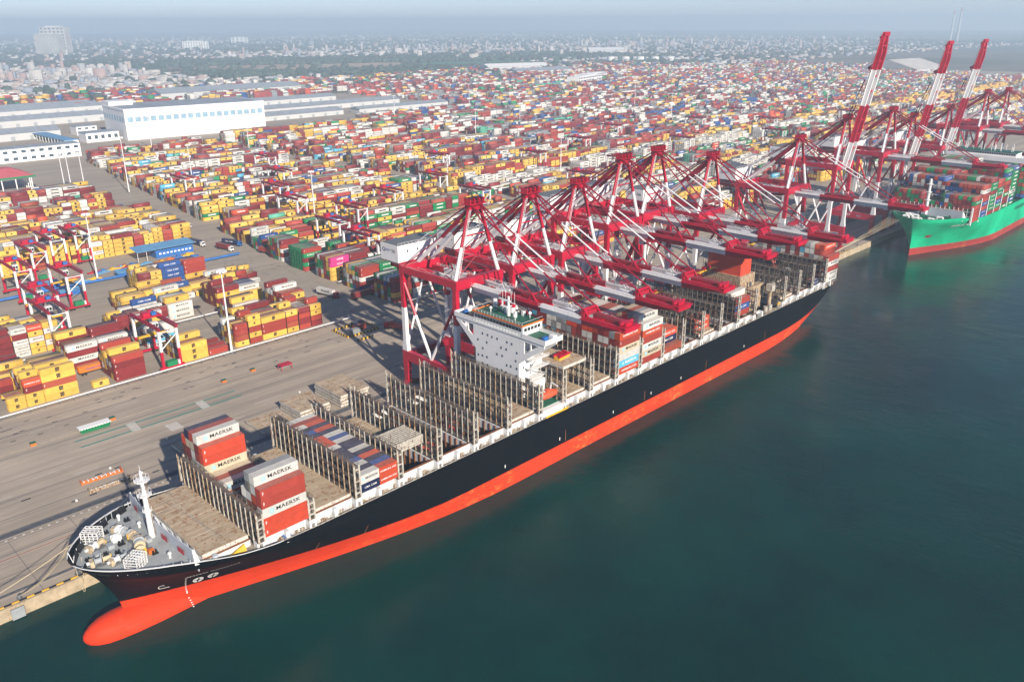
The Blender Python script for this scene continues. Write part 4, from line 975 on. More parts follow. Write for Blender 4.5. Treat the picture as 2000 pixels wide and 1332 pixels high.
# spreaders hanging on ropes under four of the booms
def spreader(x, y, z, top, label):
    s = empty('spreader', (x, y, z)); tag(s, label, 'spreader', 'container spreaders')
    MB().box(-6, 6, -.35, .35, 0, .45).box(-6.1, -5.6, -1.2, 1.2, 0, .4).box(5.6, 6.1, -1.2, 1.2, 0, .4).box(-2, 2, -1, 1, .4, .8).build('spreader_frame', M['yellow'], s)
    MB().box(-2.4, 2.4, -.8, .8, 1.0, 1.9).build('head_block', M['red'], s)
    q = MB()
    for xx in (-1.8, 1.8):
        for yy in (-.6, .6): q.tube((xx, yy, 1.9), (xx, yy, top-z), .05, n=4)
    q.build('hoist_rope', M['steel'], s)
spreader(158.6, -16, 41, 48, 'yellow spreader with red head block hanging under the second quay crane boom')
spreader(187, -30, 40, 48, 'yellow spreader hanging on ropes under the third quay crane boom')
spreader(216, -36, 45, 54, 'yellow spreader hanging under the fourth quay crane boom')
spreader(286, -20, 41, 48, 'yellow spreader hanging under the sixth quay crane boom')
def ground_spreader(x, y, z, label, rz=0):
    s = empty('spreader', (x, y, z), rz); tag(s, label, 'spreader', 'container spreaders')
    MB().box(-6, 6, -1.1, -.7, 0, .5).box(-6, 6, .7, 1.1, 0, .5).box(-6.2, -5.7, -1.2, 1.2, 0, .5).box(5.7, 6.2, -1.2, 1.2, 0, .5).build('spreader_frame', M['yellow'], s)
    MB().box(-2.2, 2.2, -1.2, 1.2, .5, 1.6).box(-3.6, -2.6, -.7, .7, .5, 1.2).box(2.6, 3.6, -.7, .7, .5, 1.2).build('head_block', M['red'], s)
q = empty('spreader', (128, -36, 32.56)); q.rotation_euler.z = .1; tag(q, 'yellow spreader with red frame lying on the high hatch covers behind the deckhouse', 'spreader', 'container spreaders')
MB().box(-3, 3, -1.2, 1.2, 0, .9).build('spreader_frame', M['yellow'], q); MB().box(-3.2, 3.2, -1.4, -1.0, .9, 1.6).box(-3.2, 3.2, 1.0, 1.4, .9, 1.6).box(-2, -1.4, -1, 1, .9, 2).box(1.4, 2, -1, 1, .9, 2).box(-.4, .4, -1.4, 1.4, .9, 1.8).build('head_block', M['red'], q)
# ------------------------------------------------------------------ containers
CL = dict(yellow=(.74, .47, .085), redbox=(.56, .065, .03), darkred=(.22, .024, .027), brick=(.36, .05, .035), orange=(.56, .075, .03), white=(.66, .66, .63), cream=(.56, .49, .36), grey=(.27, .29, .31), blue=(.025, .085, .30), navy=(.012, .02, .075),
          sky=(.10, .42, .62), green=(.012, .24, .085), pink=(.66, .05, .26), teal=(.10, .40, .29), rust=(.36, .075, .04), hapag=(.72, .20, .02), tan=(.42, .30, .16))
CNAME = dict(redbox='plain orange-red', yellow='yellow', darkred='dark red', brick='brick red', orange='orange-red', white='white', cream='cream', grey='grey', blue='blue', navy='navy', sky='sky blue', green='green', pink='magenta', teal='teal', rust='rust red', hapag='bright orange', tan='tan')
HT = 2.64; WD = 2.44
CONT = []       # every container: dict
def cont(x, y, z, L, c, ex, lab=None, tier=1, back=True):
    CONT.append(dict(x=x, y=y, z=z, L=L, c=c, ex=ex, lab=lab, h=HT))
def wchoice(r, wts):
    t = r.random()*sum(wts.values())
    for k, v in wts.items():
        t -= v
        if t <= 0: return k
    return k
W_LEFT = dict(yellow=.46, darkred=.18, brick=.10, white=.2, orange=.03, grey=.03, blue=.02, rust=.03)
W_RIGHT = dict(yellow=.2, darkred=.22, brick=.12, white=.19, orange=.05, grey=.03, blue=.05, green=.14, rust=.02)
W_MIX = dict(yellow=.25, darkred=.18, brick=.14, white=.26, orange=.05, grey=.03, blue=.045, green=.035, sky=.01, teal=.01)
W_FAR = dict(yellow=.10, darkred=.2, brick=.2, white=.3, orange=.04, grey=.12, blue=.07, green=.04, teal=.01)
HMAP = {}
def add_stacks(stacks, z0, labf):
    """stacks: dict (bay index, row) -> (x, y, L, [colours]); exposure from neighbours"""
    for (b, r_), (x, y, L, cs) in stacks.items():
        fr = stacks.get((b, r_-1)); le = stacks.get((b-1, r_)); ri = stacks.get((b+1, r_)); ba = stacks.get((b, r_+1))
        hf = len(fr[3]) if fr and fr[2] == L else (len(fr[3]) if fr else 0); hl = len(le[3]) if le else 0; hr = len(ri[3]) if ri else 0; hb = len(ba[3]) if ba else 0
        for t, c in enumerate(cs):
            ex = (t >= hf, t >= hl, t == len(cs)-1, t >= hr, t >= hb)
            if any(ex): cont(x, y, z0+t*HT, L, c, ex, labf(b, r_, t, c, L) if labf else None)
        HMAP[(int(x//12), int(y//5))] = max(HMAP.get((int(x//12), int(y//5)), 0), z0+len(cs)*HT)
def gen_block(x0, x1, y0, wts, r, hi=5, rows=6, fill=.93, twenty=.18, block=None, zone='', front=None):
    """one yard block along the quay; front: optional list (x, L, [colours]) for its first row"""
    st = {}; x = x0; b = 0
    m = r.uniform(2.8, hi); zb_ = wchoice(r, wts)
    while x+12.2 < x1:
        m = min(hi+.4, max(1.6, m+r.uniform(-1.1, 1.1)))
        if r.random() > fill: x += 12.75; b += 2; continue
        two = r.random() < twenty
        for k in range(2 if two else 1):
            L = 6.06 if two else 12.19; xx = x+k*6.4; zb_ = zb_ if r.random() < (.78 if wts is W_FAR else .58) else wchoice(r, wts); base = zb_
            for q in range(rows):
                h = int(round(m+r.choice([-1, 0, 0, 0, 0, 0, 1]) - (.5 if q == 0 else 0)))
                h = max(0, min(5 if hi <= 5 else 6, h))
                if r.random() < (.25 if wts is W_FAR else .38): base = wchoice(r, wts)
                cs = [base if r.random() < (.72 if wts is W_FAR else .64) else wchoice(r, wts) for _ in range(h)]
                if cs: st[(b+k, q)] = (xx, y0+q*2.86, L, cs)
        x += 12.75; b += 2
    # 40-foot bays use even indices; close the gap to the next for exposure tests
    st2 = {}
    keys = sorted(set(k[0] for k in st)); 
    for i, k in enumerate(keys):
        near = i > 0 and (st_x(st, k)-st_xe(st, keys[i-1])) < 1.0
        idx = (st2_last+1) if near else ((st2_last+2) if i else 0)
        st2_last = idx
        for q in range(rows):
            if (k, q) in st: st2[(idx, q)] = st[(k, q)]
    return st2
def st_x(st, k): return min(v[0] for (b, q), v in st.items() if b == k)
def st_xe(st, k): return max(v[0]+v[2] for (b, q), v in st.items() if b == k)
NUMW = ['one', 'two', 'three', 'four', 'five', 'six', 'seven', 'eight', 'nine', 'ten', 'eleven', 'twelve', 'thirteen', 'fourteen', 'fifteen', 'sixteen', 'seventeen', 'eighteen', 'nineteen', 'twenty']
nw = lambda i: NUMW[i] if 0 <= i < len(NUMW) else str(i+1)
def labeller(where):
    def f(b, r_, t, c, L):
        return '%s %s-foot container, tier %s, row %s, bay %s, %s' % (CNAME[c].replace(' ', '-'), 'forty' if L > 9 else 'twenty', nw(t), nw(r_), nw(b), where)
    return f
ry = random.Random(17)
# front block, first row read from the photograph
Y_, D_, B_, W_, O_ = 'yellow', 'darkred', 'brick', 'white', 'orange'
FR = [(-16.5, 12.19, [Y_, Y_]), (-4.1, 6.06, [Y_, Y_]), (2.35, 6.06, [Y_, Y_, D_, O_]), (8.7, 12.19, [Y_, Y_, 'rust', Y_, Y_]), (26.4, 6.06, [Y_]), (35.4, 12.19, [D_, D_, D_, B_]), (62.8, 12.19, [Y_, Y_, Y_]), (75.4, 10.2, [B_]),
      (88.6, 6.06, [Y_, 'rust', B_, B_]), (95.2, 6.06, [B_, Y_, B_, Y_, Y_]), (101.8, 12.19, [Y_, B_, B_, Y_]), (114.4, 6.06, [Y_, 'rust', B_, Y_]), (121., 6.06, [B_, D_, B_, D_]), (127.4, 6.06, [D_, B_, Y_, Y_])]
st = {}; idx = -1; last = -99
for (x, L, cs) in FR:
    idx += 1 if x-last < 1.2 else 2; last = x+L
    st[(idx, 0)] = (x, 123.5, L, cs)
    for q in range(1, 6):
        h = max(0, min(5, len(cs)+ry.choice([-1, 0, 0, 1]) - (1 if len(cs) < 2 else 0)))
        cc = [wchoice(ry, dict(yellow=.42, darkred=.2, brick=.2, white=.08, grey=.1)) for _ in range(h)]
        if cc: st[(idx, q)] = (x, 123.5+q*2.86, L, cc)
add_stacks(st, ZQ, labeller('yard block beside the quay barrier'))
# second block back-to-back with the first: white boxes in front
FR2 = [(-14, 12.19, [W_, W_, 'orange', W_]), (-1, 12.19, [Y_, Y_]), (26.5, 12.19, [D_, W_, D_, W_]), (39.5, 12.19, ['grey', W_, D_, W_]), (60, 12.19, [W_, 'sky', W_, W_]), (102.5, 12.19, [D_, D_, D_, W_]), (127.5, 12.19, [D_, W_, W_, 'brick'])]
st = {}; idx = -1; last = -99
for (x, L, cs) in FR2:
    idx += 1 if x-last < 1.2 else 2; last = x+L
    for q in range(6):
        cc = cs if q == 0 else [wchoice(ry, dict(yellow=.3, darkred=.3, brick=.2, white=.2)) for _ in range(max(1, min(5, len(cs)+ry.choice([-1, 0, 1]))))]
        st[(idx, q)] = (x, 149.5+q*2.86, L, cc)
add_stacks(st, ZQ, labeller('second yard block behind quay barrier'))
lefts = [(181, 58, 146, 'third', 5, .95), (181, -30, 34, 'third', 5, .9), (209, 72, 152, 'fourth', 5, .95), (209, -20, 40, 'fourth', 4, .8), (236, 92, 156, 'fifth', 4, .75)]
for (y0, x0, x1, nm, hi, fi) in lefts:
    st = gen_block(x0, x1, y0, W_LEFT, ry, hi, fill=fi, twenty=.32); add_stacks(st, ZQ, labeller('%s yard block %s' % (nm, 'west of truck road' if x0 > 40 else 'by gantry cranes')))
k = 6
for y0 in (326, 354, 382, 410, 440, 468, 497, 525):
    st = gen_block(-40+(y0-326)*.12, 170+(y0-326)*.05, y0, W_LEFT if y0 < 470 else W_MIX, ry, 5, fill=.86, twenty=.22); add_stacks(st, ZQ, labeller('yard block %s beyond blue workshop' % nw(k-6))); k += 1
for (y0, xa, xb) in ((556, 20, 66), (700, 30, 150), (728, 20, 140), (757, 20, 135)):
    st = gen_block(xa, xb, y0, dict(green=.4, darkred=.3, brick=.2, yellow=.1), ry, 5, fill=.95, twenty=.1); add_stacks(st, ZQ, None)
# east of the truck road
rows_y = [123.5+28.3*i for i in range(26)]
for i, y0 in enumerate(rows_y):
    xs = 177+max(0, y0-220)*.13; cuts = [xs, 392, 420, 640, 664, 890, 914, 1140, 1164, 1400, 1424, 1700, 1724, 2050, 2074, 2420]
    if y0 > 640: cuts = cuts[2:] if y0 > 860 else cuts
    for j in range(0, len(cuts), 2):
        a, b = cuts[j], cuts[j+1]
        if a < 560 and y0 > 775: continue
        w_ = W_RIGHT if (j == 0 and y0 < 330) else W_MIX if j <= 2 else W_FAR
        if j >= 2 and i in (4, 8): w_ = dict(yellow=.75, darkred=.1, brick=.15)
        if j >= 2 and i in (3, 7) : w_ = dict(white=.85, cream=.15)
        if j == 0 and i in (6, 7): w_ = dict(yellow=.62, darkred=.22, brick=.14, teal=.02)
        fi = .9 if ry.random() > .1 else .45
        st = gen_block(a, b, y0, w_, ry, 5 if j < 6 else 4.4, fill=fi, twenty=.2 if j < 6 else .08)
        ov = {2: [Y_, Y_, Y_, 'pink', 'pink'], 3: ['brick', 'green', 'darkred', 'green', 'brick'], 4: ['white', 'darkred', 'white', 'brick', 'darkred'], 1: ['blue', 'brick', 'white', 'brick', 'brick'], 0: ['brick', Y_, 'darkred', 'darkred', 'brick']}.get(i) if j == 0 else None
        if ov:
            for q in range(6): st[(0, q)] = (a, y0+q*2.86, 12.19, ov if q == 0 else [wchoice(ry, W_RIGHT) if i != 3 else 'green' for _ in range(5)])
        lf = labeller('block %s inland, east of truck road' % nw(i)) if j == 0 and i < 8 else None
        add_stacks(st, ZQ, lf)
for y0 in (1345, 1380, 1415, 1460, 1500, 1545, 1590, 1640, 1700, 1760):
    for a in range(430 if y0 < 1500 else 300, 2300, 230):
        st = gen_block(a, a+205, y0, W_FAR, ry, 4, rows=6, fill=.7, twenty=0); add_stacks(st, 3.2, None)
for y0 in (905, 940, 975, 1010, 1050, 1090, 1130, 1180, 1230, 1280):
    for a in range(960, 2600, 230):
        st = gen_block(a, a+205, y0, W_FAR, ry, 4, rows=6, fill=.75, twenty=0); add_stacks(st, ZQ, None)
# ---- on the black ship
ZS = 21.62; Y0 = YC-21.35
def ship_bay(x, rows, L=12.19, z=ZS, where='', y0=Y0, pitch=2.51):
    st = {}
    for q, cs in rows.items(): st[(0, q)] = (x, y0+q*pitch+.03, L, cs)
    add_stacks(st, z, (lambda b, r_, t, c, L_: '%s container, tier %s, row %s from starboard, %s' % (CNAME[c].replace(' ', '-'), nw(t), nw(r_), where)) if where else None)
rs = random.Random(31); WS = dict(white=.3, darkred=.2, brick=.2, orange=.14, grey=.1, sky=.03, navy=.04, cream=.1)
rnd = lambda n, w_=WS: [wchoice(rs, w_) for _ in range(n)]
xb = BF[0]+1.06
ship_bay(xb, {0: ['redbox', 'redbox', W_, B_, B_], 1: rnd(5)+[W_], 2: ['cream', W_, 'rust', W_, 'cream', 'grey'], 3: [W_, 'brick', 'cream', 'white'],
              9: ['orange', W_], 10: rnd(1)+[B_], 11: rnd(1)+['cream'], 12: rnd(2)+['cream', 'redbox', 'redbox'], 13: rnd(5)+[W_], 14: rnd(5)+['brick'], 15: rnd(5)+['navy'], 16: rnd(4)+['redbox']}, where='bow stacks of the black ship')
CONT_FIX = {(13): 0}
for k, (x, cols) in enumerate(((BF[2]+1.06, ['navy', W_]), (BF[2]+7.2, [O_, O_]))):
    rows = {0: ['navy', W_] if k == 0 else [O_, O_]}
    for q in range(1, 17): rows[q] = [wchoice(rs, WS), wchoice(rs, dict(white=.22, orange=.3, brick=.14, navy=.2, blue=.16))]
    ship_bay(x, rows, 6.06, where='%s half of the two-tier bay' % ['forward', 'aft'][k])
xb = BA[2]+.9
rows = {q: rnd(6, dict(white=.2, grey=.12, darkred=.3, brick=.2, redbox=.16, sky=.05, blue=.05)) for q in range(17)}; rows[0] = [O_, 'sky', W_, 'cream', B_, O_]
ship_bay(xb, rows, where='tall stack behind the deckhouse, forward bay')
rows = {q: rnd(6, dict(white=.4, cream=.3, brick=.2, navy=.1)) for q in range(17)}; rows[0] = [B_, 'cream', W_, B_, O_, W_]; rows[1] = rnd(6)+[W_]; rows[2] = rnd(6)+['grey']; rows[3] = rnd(6)+['brick']; rows[4] = rnd(6)+['cream']
ship_bay(BA[3]+.9, rows, where='tall stack behind the deckhouse, aft bay')
ship_bay(BA[4]+1, {1: ['brick', 'navy', 'orange'], 2: ['navy', 'orange', 'orange'], 3: rnd(3), 4: ['blue', 'navy'], 0: ['rust']}, where='low bay aft of the tall stacks')
ship_bay(BA[6]+1, {2: [O_, O_], 3: ['rust', O_]}, where='lone pair over the after holds')
ship_bay(BA[8]+1, {1: [B_, 'blue', B_, W_][:3], 2: [B_, B_, 'brick', W_], 3: rnd(4), 4: rnd(4)}, where='stack ahead of the red funnel')
ship_bay(BA[12]+1, {1: ['orange'], 0: ['navy'], 6: rnd(2), 9: rnd(3)}, 6.06, where='aftermost open bay')
rows = {q: rnd(7, dict(white=.26, grey=.24, darkred=.3, brick=.14, orange=.03, sky=.04)) for q in range(1, 17)}; rows[0] = [W_, W_, B_, W_, B_]; rows[1] = rnd(5)+['brick', 'orange']; rows[2] = rnd(5)+['brick', 'orange']
ship_bay(BA[13]+.9, rows, z=20.1, where='stern stack of the black ship')
# inside the open holds
for k in (4, 5): ship_bay(BF[k]+1.2, {q: rnd(1+rs.randrange(3)) for q in range(2, 15) if rs.random() < .7}, z=7.5, y0=Y0+.9)
# ---- on the green ship
WE = dict(green=.42, darkred=.24, brick=.22, blue=.05, orange=.04, white=.03)
for i, (x, lo, hi, wts) in enumerate(((EB[0], 4, 6, WE), (EB[1], 8, 9, dict(brick=.4, blue=.3, white=.25, navy=.1)), (EB[2], 9, 10, WE), (EB[3], 8, 9, dict(brick=.4, blue=.25, green=.3)), (EB[4], 10, 11, WE), (EB[5], 10, 11, dict(green=.4, blue=.2, white=.2, brick=.2)))):
    rows = {}; h = lo
    for q in range(19):
        hh = lo if q < 9 else hi
        if i == 0: hh = 6 if q < 8 else 4 if q < 12 else 6
        rows[q] = rnd(hh, wts)
    ship_bay(x, rows, z=20.6, y0=YE-25.2, pitch=2.64)
for x in (608, 622.5, 637, 651.5, 666): ship_bay(x, {q: rnd(rs.choice([7, 8, 8, 9]), WE) for q in range(19)}, z=20.6, y0=YE-25.2, pitch=2.64)

# ---- rank by size in view; the 300 largest become objects, the rest one mass
F_ = 1617.7
def project(p):
    d = Vector(p)-CAM; zc = d.dot(fwd)
    if zc < 1: return None
    return 1000+F_*d.dot(r2)/zc, 666-F_*d.dot(u2)/zc, zc
def hidden(p):
    d = (CAM-Vector(p)); n = Vector((d.x, d.y, 0)).length; st_ = d/n; q = Vector(p)
    for i in range(1, 12):
        q2 = q+st_*(4.+i*4.5)
        if HMAP.get((int(q2.x//12), int(q2.y//5)), -9) > q2.z: return True
    return False
for c in CONT:
    cx, cy, cz = c['x']+c['L']/2, c['y']+WD/2, c['z']+HT/2
    pr = project((cx, cy, cz)); c['s'] = 0
    if pr is None or not (-15 < pr[0] < 2015 and -10 < pr[1] < 1340): c['s'] = -1; continue
    c['d'] = pr[2]; v = (CAM-Vector((cx, cy, cz))).normalized(); a = 0
    if c['ex'][0] and not (c['y'] > 100 and pr[2] < 700 and hidden((cx, c['y'], cz))): a += c['L']*HT*max(0, -v.y)
    if c['ex'][1]: a += WD*HT*max(0, -v.x)
    if c['ex'][2]: a += c['L']*WD*max(0, v.z)
    c['s'] = a/pr[2]**2
order = sorted(CONT, key=lambda c: -c['s'])
TOP = [c for c in order if c['lab']][:300]
for c in TOP: c['top'] = 1
REST = [c for c in CONT if not c.get('top') and c['s'] >= 0]

def cmesh(L):
    m = MB(); h = HT-.03; W2 = WD; f = .14
    for x in (0, L-f):
        for y in (0, W2-f): m.box(x, x+f, y, y+f, 0, h)
    for y in (0, W2-f): m.box(f, L-f, y, y+f, 0, .17); m.box(f, L-f, y, y+f, h-.1, h)
    for x in (0, L-f): m.box(x, x+f, f, W2-f, 0, .17); m.box(x, x+f, f, W2-f, h-.1, h)
    m.box(.03, L-.03, .05, W2-.05, .14, h-.03)
    return m.mesh('shipping_container', M['cont'])
CM = {12.19: cmesh(12.19), 6.06: cmesh(6.06), 10.2: cmesh(10.2)}
dm_ = MB().box(-.03, 0, .16, 1.2, .2, HT-.2).box(-.03, 0, 1.24, WD-.16, .2, HT-.2)
for y in (.42, .9, 1.5, 2.0): dm_.tube((-.06, y, .25), (-.06, y, HT-.25), .03, n=5)
DOOR = dm_.mesh('door', M['cont'])
PRINT = dict(white=[('MAERSK', 1.42, 'letter_black', 1.25, .9, .1)], cream=[('MAERSK', 1.42, 'letter_black', 1.25, .9, .1)], sky=[('MAERSK', 1.42, 'letter_white', 1.25, .9, .1)], grey=[('MAERSK', 1.3, 'letter_black', 1.2, .9, .1)],
             orange=[('HAMBURG SÜD', 1.15, 'letter_white', 1.05, 0, .0)], blue=[('CMA CGM', 1.2, 'letter_white', 1.1, 0, 0)], navy=[('CMA CGM', 1.2, 'letter_white', 1.1, 0, 0)], green=[('EVERGREEN', 1.25, 'letter_white', 1.1, 0, .1)],
             pink=[('ONE', 1.7, 'letter_white', 1.2, 0, 0)], hapag=[('Hapag-Lloyd', 1.25, 'letter_blue', 1., 0, 0)], yellow=[('MARK', .95, 'letter_black', 1., 0, .1)])
code = MB().face((.5, -.03, 1.7), (.62, -.03, 1.7), (.62, -.03, .75), (.5, -.03, .75)).face((.72, -.03, 1.6), (.8, -.03, 1.6), (.8, -.03, .95), (.72, -.03, .95)).mesh('code_marks', M['letter_white'])
for f in code.polygons: pass
star = MB().face((-.55, -.0, -.55), (.55, -.0, -.55), (.55, -.0, .55), (-.55, -.0, .55)).mesh('emblem', M['star_blue'])
starw = MB()
for i in range(7):
    a = 2*math.pi*i/7; starw.face((.42*math.cos(a), -.01, .42*math.sin(a)), (.13*math.cos(a+.45), -.01, .13*math.sin(a+.45)), (.13*math.cos(a-.45), -.01, .13*math.sin(a-.45)))
starw = starw.mesh('emblem_star', M['letter_white'])
SC20 = .52
rd = random.Random(77)
for c in TOP:
    o = newobj('shipping_container', CM[c['L']]); o.location = (c['x'], c['y'], c['z']); k_ = rd.uniform(.85, 1.12); o.color = (*[v*k_ for v in CL[c['c']]], 1)
    tag(o, c['lab'], 'container', 'shipping containers in the port')
    d = newobj('door', DOOR, o); d.color = o.color; d.location = (.0, 0, 0)
    if c['ex'][0]:
        s = 1. if c['L'] > 9 else .62
        if c['c'] in PRINT and not (c['c'] in ('white', 'cream', 'grey') and rd.random() < .12):
            for (tx, sz, mt, sx, dx, dz) in PRINT[c['c']]:
                t_ = newobj('lettering', text_mesh(tx, sz, mt, sx), o); t_.location = (c['L']/2+dx*s, -.025, HT/2+dz); t_.rotation_euler = (math.pi/2, 0, 0)
                if c['c'] != 'yellow': t_.scale = (s, s, s)
                elif c['L'] < 9: t_.scale = (.8, .8, .8)
            if c['c'] in ('white', 'cream', 'grey', 'sky'):
                e = newobj('emblem', star, o); e.location = (c['L']/2-3.6*s, -.025, HT/2); e.scale = (s, s, s); e2 = newobj('emblem_star', starw, o); e2.location = (c['L']/2-3.6*s, -.03, HT/2); e2.scale = (s, s, s)
        else:
            t_ = newobj('code_marks', code, o); t_.location = (0, 0, .35 if rd.random() < .5 else .1)
# the rest: one mass, exposed faces only, with flat prints on the nearer ones
V = []; Fq = []; FC = []; ED = []; n0 = 0
rm_ = random.Random(5)
TT = {}
def tt(key):
    if key not in TT: TT[key] = [(text_tris(text_mesh(a, b, m_, sx)), m_, dx, dz) for (a, b, m_, sx, dx, dz) in PRINT[key]]
    return TT[key]
LC = dict(letter_black=(.012, .014, .02), letter_white=(.75, .75, .74), letter_blue=(.02, .05, .35))
tv = []; tf = []; tcx = []; tn = 0
for c in REST:
    x, y, z, L = c['x'], c['y'], c['z'], c['L']; X, Yy, Z = x+L, y+WD, z+HT-.07
    k_ = rm_.uniform(.82, 1.12); col = tuple(v*k_ for v in CL[c['c']])
    P = [(x, y, z), (X, y, z), (X, Yy, z), (x, Yy, z), (x, y, Z), (X, y, Z), (X, Yy, Z), (x, Yy, Z)]
    V += P; e = c['ex']
    for f, on in (((0, 1, 5, 4), e[0]), ((3, 0, 4, 7), e[1]), ((4, 5, 6, 7), e[2]), ((1, 2, 6, 5), e[3]), ((2, 3, 7, 6), e[4])):
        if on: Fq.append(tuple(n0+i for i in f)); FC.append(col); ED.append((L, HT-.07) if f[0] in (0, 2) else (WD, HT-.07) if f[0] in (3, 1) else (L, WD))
    n0 += 8
    if e[0] and c.get('d', 9e9) < 1000:
        near = c['d'] < 560
        if c['c'] in PRINT and (near or c['c'] == 'yellow' or L > 9):
            s = 1. if L > 9 else .6
            if near:
                for ((v, tr), m_, dx, dz) in tt(c['c']):
                    v2 = np.stack([x+L/2+dx*s+v[:, 0]*s, np.full(len(v), y-.03), z+HT/2+dz+v[:, 1]*s], 1)
                    tv.append(v2); tf.append(tr+tn); tcx += [LC[m_]]*len(tr); tn += len(v)
            else:
                if c['c'] == 'yellow': bx = (L/2-.75, L/2+.75, .65, 2.05); lc = LC['letter_black']
                else: bx = (L/2-2.6*s, L/2+3.6*s, HT/2-.4, HT/2+.4); lc = LC[PRINT[c['c']][0][2]]
                v2 = np.array([(x+bx[0], y-.03, z+bx[2]), (x+bx[1], y-.03, z+bx[2]), (x+bx[1], y-.03, z+bx[3]), (x+bx[0], y-.03, z+bx[3])])
                tv.append(v2); tf.append(np.array([(0, 1, 2), (0, 2, 3)])+tn); tcx += [lc]*2; tn += 4
def mass_mesh(name, Vq, quads, qcol, tv=None, tf=None, tcol=None, mat=None, edge=None):
    Vq = np.array(Vq, dtype=np.float32).reshape(-1, 3); nv = len(Vq); quads = np.array(quads, dtype=np.int32).reshape(-1, 4)
    loops = quads.reshape(-1); starts = np.arange(len(quads))*4; tot = np.full(len(quads), 4); cols = np.repeat(np.array(qcol, dtype=np.float32).reshape(-1, 3), 4, 0)
    if tv:
        T = np.concatenate(tv); tr = np.concatenate(tf)+nv; Vq = np.concatenate([Vq, T.astype(np.float32)])
        starts = np.concatenate([starts, len(loops)+np.arange(len(tr))*3]); tot = np.concatenate([tot, np.full(len(tr), 3)]); loops = np.concatenate([loops, tr.reshape(-1)])
        cols = np.concatenate([cols, np.repeat(np.array(tcol, dtype=np.float32), 3, 0)])
    me = bpy.data.meshes.new(name); me.vertices.add(len(Vq)); me.vertices.foreach_set('co', Vq.reshape(-1))
    me.loops.add(len(loops)); me.loops.foreach_set('vertex_index', loops.astype(np.int32)); me.polygons.add(len(starts)); me.polygons.foreach_set('loop_start', starts.astype(np.int32)); 
    try: me.polygons.foreach_set('loop_total', tot.astype(np.int32))
    except Exception: pass
    me.update(calc_edges=True)
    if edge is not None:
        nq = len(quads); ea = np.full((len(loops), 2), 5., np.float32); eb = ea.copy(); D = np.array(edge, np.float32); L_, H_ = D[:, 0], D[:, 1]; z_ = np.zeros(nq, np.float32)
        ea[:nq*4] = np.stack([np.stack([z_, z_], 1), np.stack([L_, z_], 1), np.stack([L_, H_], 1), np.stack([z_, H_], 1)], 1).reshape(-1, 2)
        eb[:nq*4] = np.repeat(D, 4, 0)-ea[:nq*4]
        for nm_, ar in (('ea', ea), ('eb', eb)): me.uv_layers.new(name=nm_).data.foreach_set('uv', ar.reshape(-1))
    at = me.color_attributes.new('Col', 'FLOAT_COLOR', 'CORNER')
    at.data.foreach_set('color', np.concatenate([cols, np.ones((len(cols), 1), np.float32)], 1).reshape(-1)); me.materials.append(mat); me.validate()
    return me
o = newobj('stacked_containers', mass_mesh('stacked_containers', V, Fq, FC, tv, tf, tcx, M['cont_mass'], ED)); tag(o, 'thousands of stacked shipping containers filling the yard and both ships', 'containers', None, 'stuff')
print('containers', len(CONT), 'single', len(TOP), 'mass quads', len(Fq), 'tris', len(tcx))
